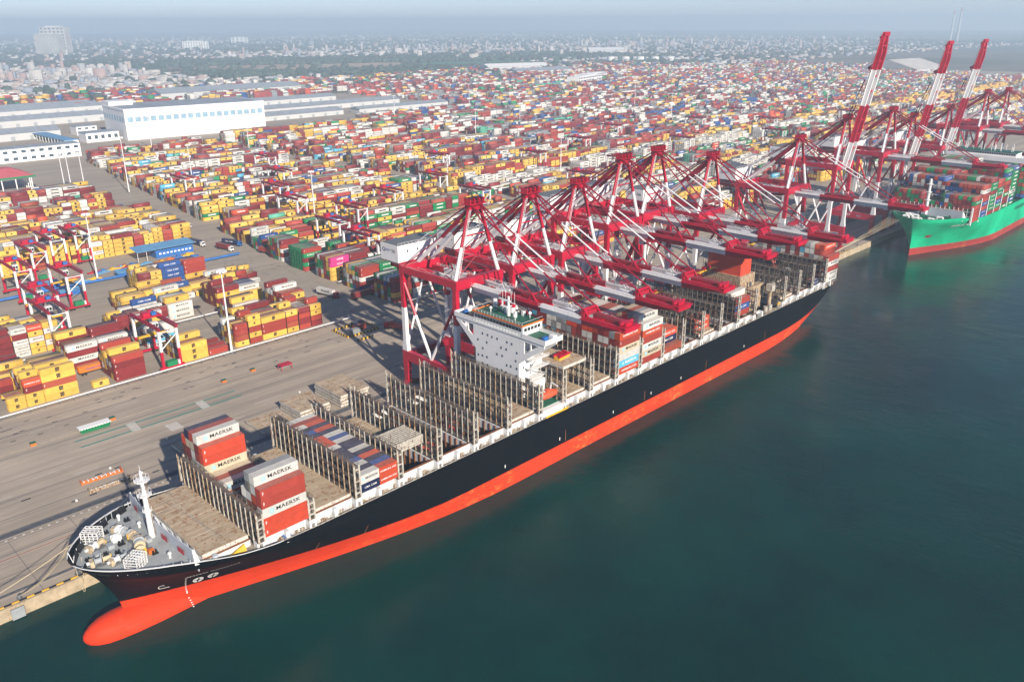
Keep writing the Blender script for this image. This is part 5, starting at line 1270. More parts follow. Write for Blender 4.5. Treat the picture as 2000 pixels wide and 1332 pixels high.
# ------------------------------------------------------------------ rubber-tyred gantry cranes in the yard
def make_rtg():
    c_ = empty('gantry_crane', (0, 0, 0)); S = 26.0; X = 3.7; Ht = 19.6
    for y in (0, S):
        MB().box(-5.2, 5.2, y-.55, y+.55, 1.2, 2.1).build('sill_beam', M['red'], c_)
        for xx in (-4.4, -2.9, 2.9, 4.4): MB().tube((xx, y-.35, .75), (xx, y+.35, .75), .75, n=12).build('wheel', M['rubber'], c_)
        for sx in (-1, 1):
            MB().hexa([(sx*X-.55, y-.5, 2.1), (sx*X+.55, y-.5, 2.1), (sx*X+.55, y+.5, 2.1), (sx*X-.55, y+.5, 2.1), (sx*X-.5, y-.6, 9), (sx*X+.5, y-.6, 9), (sx*X+.5, y+.6, 9), (sx*X-.5, y+.6, 9)]).build('leg', M['red'], c_)
            MB().hexa([(sx*X-.5, y-.6, 9), (sx*X+.5, y-.6, 9), (sx*X+.5, y+.6, 9), (sx*X-.5, y+.6, 9), (sx*X-.5, y-.65, Ht-1.4), (sx*X+.5, y-.65, Ht-1.4), (sx*X+.5, y+.65, Ht-1.4), (sx*X-.5, y+.65, Ht-1.4)]).build('upper_leg', M['crane_white'], c_)
    MB().beam((X, 0, Ht-4), (-X, 0, 9.6), .35).beam((-X, 0, Ht-2.4), (X, 0, Ht-2.4), .3).build('brace', M['crane_white'], c_)
    MB().beam((-X, S, Ht-2.4), (X, S, Ht-2.4), .3).build('tie_beam', M['crane_white'], c_)
    for sx in (-1, 1):
        MB().box(sx*X-.45, sx*X+.45, -1.2, S+1.2, Ht-1.4, Ht+.1).build('girder', M['darkred'], c_)
        g = MB().box(sx*(X+.9)-.35, sx*(X+.9)+.35, -1, S+1, Ht-.3, Ht-.22)
        for k in range(12): g.box(sx*(X+1.2)-.03, sx*(X+1.2)+.03, -1+k*2.4, -.94+k*2.4, Ht-.2, Ht+.85)
        g.box(sx*(X+1.2)-.03, sx*(X+1.2)+.03, -1, S+1, Ht+.8, Ht+.86); g.build('walkway', M['darkred'], c_)
    tr = MB().box(-4.4, 4.4, 14, 19.4, Ht+.15, Ht+.75).box(-3, 0, 15, 18.5, Ht+.75, Ht+2.3).build('trolley', M['red'], c_)
    MB().box(.6, 2.6, 15, 17, Ht+.75, Ht+2.0).build('motor_box', M['blue'], tr)
    MB().tube((-2, 19, Ht+1.5), (2, 19, Ht+1.5), .6, n=10).build('rope_drum', M['red'], tr)
    cb = MB().box(-1.3, 1.3, 11.4, 13.8, Ht-3.6, Ht-1.4).build('operator_cab', M['crane_white'], c_)
    MB().box(-1.1, -.1, 11.33, 11.4, Ht-3.3, Ht-1.9).box(.1, 1.1, 11.33, 11.4, Ht-3.3, Ht-1.9).build('cab_window', M['glass'], cb)
    MB().box(-2.3, 1.9, -1.2, 1.2, 2.2, 4.4).build('engine_box', M['engine_green'], c_)
    MB().box(2.4, 3.2, -1.0, .2, 2.2, 4.0).build('control_cabinet', M['crane_white'], c_)
    sp = MB().box(-6, 6, 15.8, 16.3, 11.2, 11.7).box(-6, 6, 17.0, 17.5, 11.2, 11.7).box(-6.1, -5.7, 15.6, 17.8, 11.1, 11.7).box(5.7, 6.1, 15.6, 17.8, 11.1, 11.7).box(-2, 2, 15.8, 17.5, 11.7, 12.4).build('spreader_beam', M['yellow'], c_)
    q = MB()
    for xx in (-1.8, 1.8):
        for yy in (15.9, 17.4): q.tube((xx, yy, 12.4), (xx, yy, Ht), .05, n=4)
    q.build('hoist_rope', M['steel'], sp)
    return c_
rtg0 = make_rtg(); first = [True]
def rtg(x, y, label):
    c_ = rtg0 if first[0] else copy_tree(rtg0)
    first[0] = False
    c_.location = (x, y, ZQ); tag(c_, label, 'gantry crane', 'red and white yard gantry cranes')
rtg(57.2, 119.6, 'red-white yard gantry crane standing over the front yard block at the quay barrier')
near = [(33, 175.5, 'nearest to the barrier in the crane cluster'), (38, 203, 'second in the crane cluster'), (59, 232, 'third in the crane cluster beside the yellow blocks'), (44, 262, 'beside the blue pipe in the cluster'), (62, 296, 'beside the light mast in the cluster'), (79, 318, 'behind the light mast in the cluster'), (94, 322, 'at the workshop end of the cluster'), (24, 268, 'at the far west end of the cluster')]
for x, y, l in near: rtg(x, y, 'red-white yard gantry crane, '+l)
mid = [(204, 119.6), (209, 148), (214, 190), (222, 232), (243, 316), (256, 260), (309, 288), (360, 246), (379, 318), (470, 232), (560, 260), (530, 345), (455, 402), (300, 430), (226, 458), (335, 516), (262, 372)]
for i, (x, y) in enumerate(mid): rtg(x, y, 'red-white yard gantry crane, %s along the eastern yard blocks' % ORD[i] if i < 13 else 'red-white yard gantry crane, far inland, %s of five' % ORD[i-13])
far = [(640, 380), (720, 300), (760, 430), (850, 260), (900, 400), (960, 330), (1050, 430), (1120, 290)]
for i, (x, y) in enumerate(far): rtg(x, y, 'distant red-white yard gantry crane, %s toward the green ship end of the yard' % ORD[i])

# ------------------------------------------------------------------ light masts
def make_mast(h=38):
    c_ = empty('light_mast', (0, 0, 0))
    MB().tube((0, 0, 0), (0, 0, h), .55, .22, 10).build('pole', M['crane_white'], c_)
    MB().tube((0, 0, 0), (0, 0, .9), .9, .7, 10).build('base', M['steel'], c_)
    hd = MB().tube((0, 0, h-.4), (0, 0, h-.2), 1.6, n=14)
    for i in range(8):
        a = 2*math.pi*i/8; hd.box(1.8*math.cos(a)-.45, 1.8*math.cos(a)+.45, 1.8*math.sin(a)-.35, 1.8*math.sin(a)+.35, h-.8, h+.1); hd.beam((0, 0, h-.3), (1.8*math.cos(a), 1.8*math.sin(a), h-.3), .12)
    hd.build('lamp_ring', M['crane_white'], c_)
    return c_
m0 = make_mast(); fm_ = [True]
def mast(x, y, label, s=1.):
    c_ = m0 if fm_[0] else copy_tree(m0)
    fm_[0] = False; c_.location = (x, y, ZQ); c_.scale = (1, 1, s); tag(c_, label, 'light mast', 'high light masts in the yard')
mast(83.6, 118.9, 'tall white light mast at the quay-side yard barrier'); mast(85.4, 280.3, 'tall white light mast beside the blue pipe'); mast(250.5, 312, 'tall white light mast by the long yellow container block'); mast(385.7, 320.4, 'tall white light mast on the open parking yard', .85)
mast(252.7, 512, 'white light mast among the inland container blocks'); mast(203.3, 529.5, 'tall white light mast beside the inland road junction', 1.25); mast(394, 670, 'white light mast before the great white warehouse', .9); mast(511, 305, 'white light mast behind the fourth quay crane'); mast(159.7, 552, 'white light mast by the pink-roofed canopy, first of three', .95); mast(166, 556, 'white light mast by the pink-roofed canopy, second of three', .95); mast(174, 548, 'white light mast by the pink-roofed canopy, third of three', .95)
for i, (x, y) in enumerate(((640, 560), (800, 640), (700, 800), (1000, 520), (1150, 700), (1300, 420), (940, 900), (1500, 640), (330, 780), (240, 1080), (160, 1000))): mast(x, y, 'slender distant light mast, %s among the far container blocks' % ORD[i])

# ------------------------------------------------------------------ power-rail barriers for the gantry cranes
def barrier(x0, x1, y, label, col='crane_white'):
    b = empty('barrier', (0, y, ZQ)); tag(b, label, 'barrier', 'power rail barriers')
    MB().box(x0, x1, -.18, .18, 1.3, 1.75).build('rail', M[col], b); MB().box(x0, x1, -.5, -.4, .7, .82).build('lower_rail', M['steel'], b)
    pm = MB().box(-.12, .12, -.15, .15, 0, 1.3).beam((0, -.1, 1.0), (0, -1.1, 0), .12).mesh('post', M['steel'])
    n = int((x1-x0)/5.2)
    for i in range(n+1):
        o = newobj('post', pm, b); o.location = (x0+i*5.2, 0, 0)
barrier(-30, 146, 117.6, 'long white rail barrier on posts along the back of the quay apron'); barrier(176, 330, 117.6, 'white rail barrier in front of the yard blocks behind the quay cranes')
barrier(-20, 140, 172.6, 'white rail barrier behind the second yard block'); barrier(176, 330, 172.6, 'white rail barrier inland of the cranes, east of the truck road')
def pipe(x0, x1, y, label):
    b = empty('pipe', (0, y, ZQ)); tag(b, label, 'pipe', 'blue pipes'); MB().tube((x0, 0, 1.3), (x1, 0, 1.3), .75, n=10).build('pipe_run', M['blue'], b)
    for i in range(int((x1-x0)/8)): MB().box(x0+i*8, x0+i*8+.4, -.6, .6, 0, .7).build('pipe_support', M['steel'], b)
pipe(-20, 118, 273.5, 'long blue pipe along the front of the workshop yard'); pipe(120, 168, 270.5, 'short blue pipe beside the truck road')

# ------------------------------------------------------------------ trucks
def make_truck(cab_mat, name='truck'):
    c_ = empty(name, (0, 0, 0))
    MB().box(-6.3, 6.0, -1.1, 1.1, 1.05, 1.35).box(6.0, 9.4, -.55, .55, .8, 1.1).build('chassis', M['dark'], c_)
    MB().hexa([(6.9, -1.2, .7), (9.2, -1.2, .7), (9.2, 1.2, .7), (6.9, 1.2, .7), (6.9, -1.15, 3.2), (8.9, -1.15, 3.2), (8.9, 1.15, 3.2), (6.9, 1.15, 3.2)]).build('cab', cab_mat, c_)
    MB().hexa([(9.06, -1.0, 1.9), (9.16, -1.0, 1.9), (9.16, 1.0, 1.9), (9.06, 1.0, 1.9), (8.9, -1.0, 2.9), (9.0, -1.0, 2.9), (9.0, 1.0, 2.9), (8.9, 1.0, 2.9)]).build('windscreen', M['glass'], c_)
    wm = MB().tube((0, -.25, 0), (0, .25, 0), .52, n=12).mesh('wheel', M['rubber'])
    for x in (-5, -3.7, 6.4, 8.4):
        for y in (-1.0, 1.0):
            o = newobj('wheel', wm, c_); o.location = (x, y, .52)
    return c_
tw = make_truck(M['clean_white']); tr_ = make_truck(M['red']); tb = make_truck(M['blue'])
used = set()
def truck(kind, x, y, rz, label, load=None, lz=1.36, lab2=None, group='terminal trucks'):
    src = {'w': tw, 'r': tr_, 'b': tb}[kind]
    c_ = src if kind not in used else copy_tree(src); used.add(kind)
    c_.location = (x, y, ZQ); c_.rotation_euler = (0, 0, rz); tag(c_, label, 'truck', group)
    if load:
        o = newobj('shipping_container', CM[12.19]); off = Matrix.Rotation(rz, 3, 'Z') @ Vector((-6.2, -1.22, 0)); o.location = Vector((x, y, ZQ+lz))+off; o.rotation_euler = (0, 0, rz); o.color = (*CL[load], 1)
        tag(o, '%s container riding on the %s' % (CNAME[load], lab2), 'container', 'containers carried by trucks')
        d = newobj('door', DOOR, o); d.color = o.color
        if load in PRINT:
            for (tx, sz, mt, sx, dx, dz) in PRINT[load]:
                t_ = newobj('lettering', text_mesh(tx, sz, mt, sx), o); t_.location = (6.1+dx, -.025, HT/2+dz); t_.rotation_euler = (math.pi/2, 0, 0)
DN = -math.pi/2+.15
truck('r', 159.6, 160, DN, 'truck with dark red cab on the cross road near the quay', 'white', lab2='red-cab truck on the cross road')
truck('r', 170.5, 143, .05, 'truck with maroon trailer load crossing toward the yard', 'darkred', lab2='truck crossing at the road mouth')
truck('b', 186, 146.5, .05, 'truck carrying the magenta container beside the yard corner', 'pink', lab2='truck beside the yard corner')
truck('r', 153.5, 88, math.pi/2+.25, 'red truck on the quay apron between crane legs', 'brick', lab2='red truck on the quay apron')
truck('w', 161, 316, DN, 'white truck with navy load queueing on the road', 'navy', lab2='white truck in the road queue')
truck('w', 168, 291, DN, 'white truck with dark red load in the road queue', 'darkred', lab2='second white truck in the queue')
truck('b', 177, 299, DN+.2, 'blue truck with navy load beside the queue', 'navy', lab2='blue truck beside the queue')
truck('w', 182, 262, DN, 'white truck with brick red load leaving the queue', 'brick', lab2='truck leaving the queue')
truck('b', 194, 288, .1, 'blue truck with navy load beside the yard blocks', 'navy', lab2='blue truck beside the eastern blocks')
truck('b', 172, 478, DN, 'empty blue truck on the inland road')
truck('w', 176, 372, DN+.3, 'white truck with empty chassis at the block corner')
truck('w', 146, 339, math.pi/2, 'truck with brick red load by the blue workshop', 'brick', lab2='truck by the blue workshop')
truck('b', 462, 22, .02, 'small blue truck on the quay beneath the raised crane booms')
truck('w', 33, 141, .0, 'truck carrying the bright orange container in the lane', 'hapag', lab2='truck in the lane behind the front block')
def car(x, y, rz, mat, label):
    c_ = empty('parked_car', (x, y, ZQ), rz); tag(c_, label, 'car', 'cars parked on the open yard')
    MB().hexa([(-2.2, -.9, .35), (2.2, -.9, .35), (2.2, .9, .35), (-2.2, .9, .35), (-2.15, -.85, .95), (2.15, -.85, .85), (2.15, .85, .85), (-2.15, .85, .95)]).build('body', mat, c_)
    MB().hexa([(-1.6, -.82, .95), (1.1, -.82, .9), (1.1, .82, .9), (-1.6, .82, .95), (-1.1, -.68, 1.45), (.5, -.68, 1.45), (.5, .68, 1.45), (-1.1, .68, 1.45)]).build('cabin', M['glass'], c_)
    for xx in (-1.4, 1.4):
        for yy in (-.85, .85): MB().tube((xx, yy-.1, .34), (xx, yy+.1, .34), .34, n=10).build('wheel', M['rubber'], c_)
rcar = random.Random(8)
for i in range(9): car(430+rcar.uniform(-2, 2)+(i % 5)*6.5, 352+(i//5)*9, rcar.uniform(1.2, 1.8), [M['clean_white'], M['blue'], M['dark'], M['grey']][i % 4], '%s parked car, number %s of the cluster on the open yard' % (['white', 'blue', 'black', 'grey'][i % 4], nw(i)))

# ------------------------------------------------------------------ things on the quay
def cover_pile(x0, x1, y0, y1, n, lab):
    for i in range(n):
        h_ = hatch('hatch_cover', None, x0+.15*(i % 2), x1+.15*(i % 2), y0-.2*(i % 2), y1-.2*(i % 2), ZQ+.35+i*1.25, ZQ+1.2+i*1.25, 4)
        tag(h_, 'rusty tan hatch cover laid on the quay, %s, layer %s' % (lab, nw(i)), 'hatch cover', 'hatch covers laid on the quay')
        MB().box(x0+.6, x0+1, y0+.3, y1-.5, ZQ+.0+i*1.25, ZQ+.35+i*1.25).box(x1-1, x1-.6, y0+.3, y1-.5, ZQ+i*1.25, ZQ+.35+i*1.25).build('support', M['rust'], h_)
cover_pile(53.4, 66.4, 37, 51, 1, 'single cover of the row'); cover_pile(68.4, 81, 38, 52.4, 3, 'middle pile'); cover_pile(85.2, 98, 37, 55, 4, 'tallest pile'); cover_pile(26.5, 39, 41, 53, 1, 'lone cover behind the bow stack')
def gangframe(x, y, rz, mat, lab, slats):
    c_ = empty('lashing_frame', (x, y, ZQ), rz); tag(c_, lab, 'frame', 'steel frames lying on the quay')
    MB().box(-6.2, 6.2, -.8, -.6, 0, .5).box(-6.2, 6.2, .6, .8, 0, .5).box(-6.3, -6.0, -1.1, 1.1, 0, 1.2).box(6.0, 6.3, -1.1, 1.1, 0, 1.2).build('frame_rails', mat, c_)
    for i in range(9): MB().box(-5.6+i*1.35, -5.3+i*1.35, -.6, .6, .2, .5 if not slats else .8).build('cross_bar', M['letter_white'], c_)
    for i in (2, 4, 6): MB().beam((-5.5+i*1.35, -.7, .5), (-4.2+i*1.35, .7, .5), .15).build('diagonal', M['letter_white'], c_)
gangframe(1.8, 49.0, -.05, M['orange'], 'orange-ended steel frame with white bars lying on the quay', True); gangframe(1.8, 42.2, -.05, M['rusty_cream'], 'white and red lattice frame lying on the quay beside the orange one', False)
c_ = empty('skip', (13.2, 86.4, ZQ), -.02); tag(c_, 'long green and white open skip standing on the apron beside the teal lines', 'skip')
MB().hexa([(-4.6, -1.3, 0), (4.6, -1.3, 0), (4.6, 1.3, 0), (-4.6, 1.3, 0), (-5.4, -1.6, 1.6), (5.4, -1.6, 1.6), (5.4, 1.6, 1.6), (-5.4, 1.6, 1.6)]).build('trough', M['engine_green'], c_)
MB().box(-5.4, 5.4, -1.62, 1.62, 1.6, 2.0).build('rim', M['clean_white'], c_)
q = MB()
for i in range(11): q.box(-5.2+i*1.0, -5.05+i*1.0, -1.68, -1.6, .4, 2)
q.build('rib', M['green'], c_)
for (x, y, l) in ((20.6, 89.4, 'beside the green skip'), (-6.5, 88.8, 'west along the beige line'), (80, 94, 'mid-way along the beige line'), (66, 92, 'before the yard barrier')):
    c_ = empty('ballast_block', (x, y, ZQ)); tag(c_, 'small red and green ballast block %s' % l, 'block', 'ballast blocks'); MB().box(-.9, .9, -.7, .7, 0, .9).build('block_body', M['orange'], c_); MB().box(-.92, .92, -.72, .72, .9, 1.15).build('block_lid', M['green'], c_)
c_ = empty('kiosk', (90.7, 86.2, ZQ), 0); tag(c_, 'small red-roofed open shelter standing alone on the apron', 'shelter')
MB().box(-2.6, 2.6, -1.6, 1.6, 2.1, 2.5).build('roof', M['red'], c_)
for xx in (-2.4, 2.4):
    for yy in (-1.4, 1.4): box('post', M['red'], c_, xx-.1, xx+.1, yy-.1, yy+.1, 0, 2.1)
MB().box(-2.4, 2.4, .9, 1.4, .4, .6).build('bench', M['grey'], c_)
c_ = empty('striped_enclosure', (136, 104, ZQ)); tag(c_, 'yellow and black striped kerb enclosure around small cabins on the apron', 'enclosure')
sy = MB().box(0, .95, 0, .5, 0, .9).mesh('kerb_block', M['yellow']); sk = MB().box(0, .95, 0, .5, 0, .9).mesh('kerb_block', M['black'])
for i in range(17):
    o = newobj('kerb_block', sy if i % 2 else sk, c_); o.location = (-5+i, -6.4, 0); o = newobj('kerb_block', sy if i % 2 else sk, c_); o.location = (-5+i, 6.4, 0)
for i in range(13):
    o = newobj('kerb_block', sk if i % 2 else sy, c_); o.location = (-5.2, -6.4+i, 0); o.rotation_euler.z = math.pi/2; o = newobj('kerb_block', sk if i % 2 else sy, c_); o.location = (12.3, -6.4+i, 0); o.rotation_euler.z = math.pi/2
for i, (x, y, L, cc) in enumerate(((132.5, 99, 6.06, 'grey'), (138, 102.5, 6.06, 'brick'), (140, 106.8, 6.06, 'navy'))):
    o = newobj('shipping_container', CM[6.06]); o.location = (x, y, ZQ); o.color = (*CL[cc], 1); tag(o, '%s cabin container inside the striped kerb enclosure' % CNAME[cc], 'container', 'cabins in the striped enclosure'); d = newobj('door', DOOR, o); d.color = o.color
o = empty('striped_barrier', (131, 91, ZQ)); tag(o, 'short yellow and black striped barrier on the apron', 'barrier')
for i in range(9):
    b = newobj('kerb_block', sy if i % 2 else sk, o); b.location = (i, 0, 0)
for i, (x, y) in enumerate(((6, 53), (28, 60), (-9, 40), (12, 42.5), (41, 60), (82, 61), (93, 60))):
    o = MB().tube((0, 0, 0), (0, 0, .5), .35, n=10).build('ballast_drum', M['clean_white'], None, (x, y, ZQ)); tag(o, 'small white drum standing on the bare apron, %s' % ['between the frames and ship', 'behind the bow stack', 'west of the frames', 'by the lattice frame', 'behind the bow stack shadow', 'behind the middle cover pile', 'behind the tallest cover pile'][i], 'drum', 'white drums on the apron')
# bollards, fenders
bm = MB().tube((0, 0, 0), (0, 0, .7), .35, .28, 12).tube((0, 0, .7), (0, 0, 1.0), .5, .42, 12).box(-.6, .6, -.6, .6, 0, .12).mesh('bollard', M['steel'])
for i, x in enumerate((-36, -22, 331, 352, 374, 396, 418, 440, 460)):
    o = newobj('bollard', bm); o.location = (x, 1.6, ZQ+.16); tag(o, 'dark steel bollard on the quay edge, %s' % (['holding the bow ropes', 'beneath the bow'] + ['%s past the stern of the black ship' % ORD[j] for j in range(7)])[i], 'bollard', 'bollards on the quay edge')
for i, x in enumerate((-37.5, -12, 345, 368, 392, 418)):
    c_ = empty('fender', (x, -.5, 0)); tag(c_, '%s fender panel hung on the quay wall, %s' % ('grey slatted' if i < 2 else 'blue', ['ahead of the bow', 'beside the bow'][i] if i < 2 else '%s past the stern' % ORD[i-2]), 'fender', 'fenders on the quay wall')
    for j in range(6): MB().box(-1.5, 1.5, -.9, -.5, .3+j*.5, .72+j*.5).build('slat', M['grey'] if i < 2 else M['blue'], c_)
    MB().tube((-.6, .2, 1.8), (-.6, -.5, 1.8), .7, n=12).tube((.7, .2, 1.8), (.7, -.5, 1.8), .6, n=12).build('rubber_drum', M['rubber'], c_)
# mooring lines
def line(p, q, sag, label, r=.06):
    p = Vector(p); q = Vector(q); m = MB(); n = 14; P = []
    for i in range(n+1):
        t = i/n; a = p.lerp(q, t); a.z -= sag*4*t*(1-t); P.append(a)
    for a, b in zip(P, P[1:]): m.tube(a, b, r, n=5, caps=False)
    o = m.build('mooring_line', M['rope']); tag(o, label, 'rope', 'mooring lines')
line((-27.5, YC+6, 22.4), (-36, 1.6, ZQ+.9), 1.2, 'pale mooring rope from the black ship bow to the bollard, tighter of the pair', .09); line((-26.5, YC+8, 22.4), (-36, 1.7, ZQ+.9), 2.0, 'pale mooring rope from the black ship bow to the bollard, slacker of the pair', .09); line((-25, YC+9, 22.4), (-70, 1.7, ZQ+.9), 2.5, 'long pale mooring rope leading forward from the bow', .09)
line((-28.0, YC-1, 22.4), (-25.6, YC+2, 22.3), 8.5, 'slack loop of rope hanging from the bow', .06)
for i, (x, dy) in enumerate(((374, 0), (396, 3), (396, 6), (418, 9), (418, 12))): line((471+dy*.5, YE+8+dy*.7, 22.5), (x, 1.6, ZQ+1), .8, 'mooring rope from the green ship bow to the quay, %s of five' % ORD[i], .09)
for i, (x, dy) in enumerate(((331, 0), (352, 2))): line((325, YC+14+dy, 18), (x, 1.6, ZQ+1), .5, 'mooring rope from the black ship stern to the quay, %s of two' % ORD[i], .08)

# ------------------------------------------------------------------ workshop yard with the blue shed
c_ = empty('workshop', (128, 300, ZQ)); tag(c_, 'blue workshop with light blue sheet roof and white windows beside the truck road', 'building')
MB().box(0, 24, 0, 9, 0, 5).build('wall', M['blue'], c_); MB().hexa([(-12, -2, 6.2), (25, -2, 6.2), (25, 10, 7.4), (-12, 10, 7.4), (-12, -2, 6.5), (25, -2, 6.5), (25, 10, 7.7), (-12, 10, 7.7)]).build('roof', M['lightblue'], c_)
for xx in (-11.5, -6): MB().tube((xx, -1, 0), (xx, -1, 6.2), .15, n=6).build('post', M['clean_white'], c_)
for i in range(9): box('window', M['letter_white'], c_, 2+i*2.4, 3.4+i*2.4, -.08, 0, 2.2, 3.2)
rk = random.Random(2); cnt = {}
SF = [(rk.uniform(62, 150), rk.uniform(278, 297), rk.choice(['yellow', 'yellow', 'orange', 'blue', 'lightblue', 'red'])) for i in range(26)]
for (x, y, mt) in sorted(SF, key=lambda v: -v[0]):
    k_ = cnt.get(mt, 0); cnt[mt] = k_+1
    f = empty('spare_frame', (x, y, ZQ), rk.uniform(-.4, .4)); tag(f, '%s spare spreader frame, %s of its colour counted from the blue workshop' % ('light blue' if mt == 'lightblue' else mt, ORD[k_]), 'frame', 'spare frames in the workshop yard')
    MB().box(-4, 4, -.9, -.5, 0, .7).box(-4, 4, .5, .9, 0, .7).box(-4, -3.4, -.5, .5, 0, .7).box(3.4, 4, -.5, .5, 0, .7).build('frame_rails', M[mt], f); MB().box(-1, 1, -.6, .6, .1, 1.4).build('head_block', M[mt], f)
for i, (x, y) in enumerate(((60, 282), (100, 276.5), (64, 262))):
    f = empty('equipment_shed', (x, y, ZQ)); tag(f, 'low blue roofed equipment shed, %s' % ['beside the light mast', 'by the blue pipe', 'among the gantry cranes'][i], 'shed', 'blue sheds'); MB().box(-5, 5, -2.4, 2.4, 0, 2.6).build('wall', M['blue'], f); MB().hexa([(-5.4, -2.8, 2.6), (5.4, -2.8, 2.6), (5.4, 2.8, 2.6), (-5.4, 2.8, 2.6), (-5.4, -2.8, 2.9), (5.4, -2.8, 2.9), (5.4, 2.8, 3.8), (-5.4, 2.8, 3.8)]).build('roof', M['lightblue'], f)

# ------------------------------------------------------------------ buildings behind the yard
def shed(name, x0, x1, y0, y1, h, label, roof='shed_roof', ridges=1, wall='shed_wall', cat='building', rz=0, doors=True):
    c_ = empty(name, (x0, y0, ZQ), rz); tag(c_, label, cat); L, D = x1-x0, y1-y0
    MB().box(0, L, 0, D, 0, h).build('wall', M[wall], c_)
    rf = None
    for k in range(ridges):
        a, b = D*k/ridges, D*(k+1)/ridges; mid = (a+b)/2; rise = (b-a)*.14; e = 1.0 if ridges == 1 else .0
        m = MB(); m.face((-1, a-e, h+.05), (L+1, a-e, h+.05), (L+1, mid, h+rise), (-1, mid, h+rise)).face((-1, mid, h+rise), (L+1, mid, h+rise), (L+1, b+e, h+.05), (-1, b+e, h+.05)).face((-1, a-e, h+.05), (-1, mid, h+rise), (-1, b+e, h+.05)).face((L+1, b+e, h+.05), (L+1, mid, h+rise), (L+1, a-e, h+.05))
        rf = m.build('roof', M[roof], c_)
    if doors:
        n = max(2, int(L/22))
        for i in range(n): box('door', M['grey'], c_, (i+.35)*L/n, (i+.35)*L/n+5, -.12, 0, 0, min(5, h*.6))
    return c_
# the great white warehouse
c_ = empty('warehouse', (344, 884, ZQ), -.09); tag(c_, 'great white flat-roofed warehouse block with a band of blue windows', 'building')
MB().box(0, 184, 0, 92, 0, 36).build('wall', M['clean_white'], c_); MB().box(-.6, 184.6, -.6, 92.6, 36, 38).build('parapet', M['clean_white'], c_); MB().box(2, 182, 2, 90, 37.9, 38.3).build('roof', M['shed_roof'], c_); MB().box(0, 30, 60, 92, 38, 43).build('stair_head', M['clean_white'], c_)
M['pale_window'] = paint('pale_blue_glazing', (.26, .40, .50), .3, .2, .1); wn = MB().box(0, 7, -.2, 0, 0, 6.2).mesh('window', M['pale_window'])
for i in range(19):
    o = newobj('window', wn, c_); o.location = (3+i*9.5, 0, 22)
wn2 = MB().box(-.2, 0, 0, 8, 0, 6.2).mesh('window', M['pale_window'])
for i in range(8):
    o = newobj('window', wn2, c_); o.location = (0, 4+i*11, 22)
for z in (7.5, 15, 32): box('string_course', M['shed_wall'], c_, -.15, 184.1, -.3, -.02, z, z+.4)
for xx in (60, 122): box('joint', M['grey'], c_, xx, xx+.35, -.25, -.02, 0, 36)
def office(x, y, L, D, h, label, rows=2, cols=8, rz=0, roof='shed_roof'):
    c_ = empty('office_building', (x, y, ZQ), rz); tag(c_, label, 'building')
    MB().box(0, L, 0, D, 0, h).build('wall', M['clean_white'], c_); MB().box(-.4, L+.4, -.4, D+.4, h, h+.6).build('roof', M[roof], c_)
    wm = MB().box(0, L/cols*.5, -.12, 0, 0, h/rows*.4).mesh('window', M['window'])
    for r_ in range(rows):
        for k in range(cols):
            o = newobj('window', wm, c_); o.location = ((k+.25)*L/cols, 0, (r_+.35)*h/rows)
office(150, 792, 106, 22, 14, 'long two-storey white office building west of the white warehouse', 2, 12); office(300, 900, 40, 26, 11, 'small white annex at the foot of the great warehouse', 1, 5); office(318, 985, 26, 24, 11, 'small white two-storey block beside the long sheds', 2, 3)
c_ = empty('canopy', (268, 880, ZQ), .02); tag(c_, 'white loading canopy with bright blue roof beside the office building', 'canopy'); MB().box(0, 16, 0, 125, 7, 7.8).build('roof', M['lightblue'], c_); box('end_wall', M['clean_white'], c_, 0, 16, -.6, 0, 0, 7)
for i in range(12): box('post', M['clean_white'], c_, .2, .8, 2+i*10.5, 2.6+i*10.5, 0, 7)
shed('long_shed', 120, 300, 985, 1020, 9, 'long low white shed with blue-grey roof west of the warehouse', rz=.03); shed('long_shed', 120, 425, 1145, 1200, 9, 'wide double-ridged shed with dark blue-grey roof behind the first', ridges=2, rz=.03); shed('long_shed', 120, 480, 1300, 1400, 9, 'broad three-ridged shed with blue-grey roofs farthest west', ridges=3, rz=.03)
shed('long_shed', 560, 716, 955, 990, 7, 'white shed with blue-grey roof just east of the white warehouse'); shed('long_shed', 600, 900, 1045, 1080, 8, 'very long blue-grey roofed shed east of the white warehouse'); shed('long_shed', 740, 930, 945, 970, 7, 'pale shed with light blue-grey roof at the yard edge'); shed('long_shed', 630, 940, 1440, 1500, 12, 'long white-fronted shed far behind the white warehouse'); shed('long_shed', 640, 860, 1190, 1225, 8, 'long blue-grey shed between the yard and the far containers')
c_ = empty('canopy', (70, 606, ZQ), .0); tag(c_, 'open canopy with pink-red hipped roof on white columns in the yard', 'canopy')
MB().hexa([(0, 0, 13), (84, 0, 13), (84, 44, 13), (0, 44, 13), (8, 16, 19), (70, 16, 19), (70, 28, 19), (8, 28, 19)]).build('roof', M['pink_roof'], c_); box('fascia', M['engine_green'], c_, 0, 84, -.5, 0, 11.8, 13.2)
for i in range(8): MB().tube((80.5, 1+i*6, 0), (80.5, 1+i*6, 13), .5, n=8).build('column', M['clean_white'], c_); MB().tube((2+i*11, 1, 0), (2+i*11, 1, 13), .5, n=8).build('column', M['clean_white'], c_)
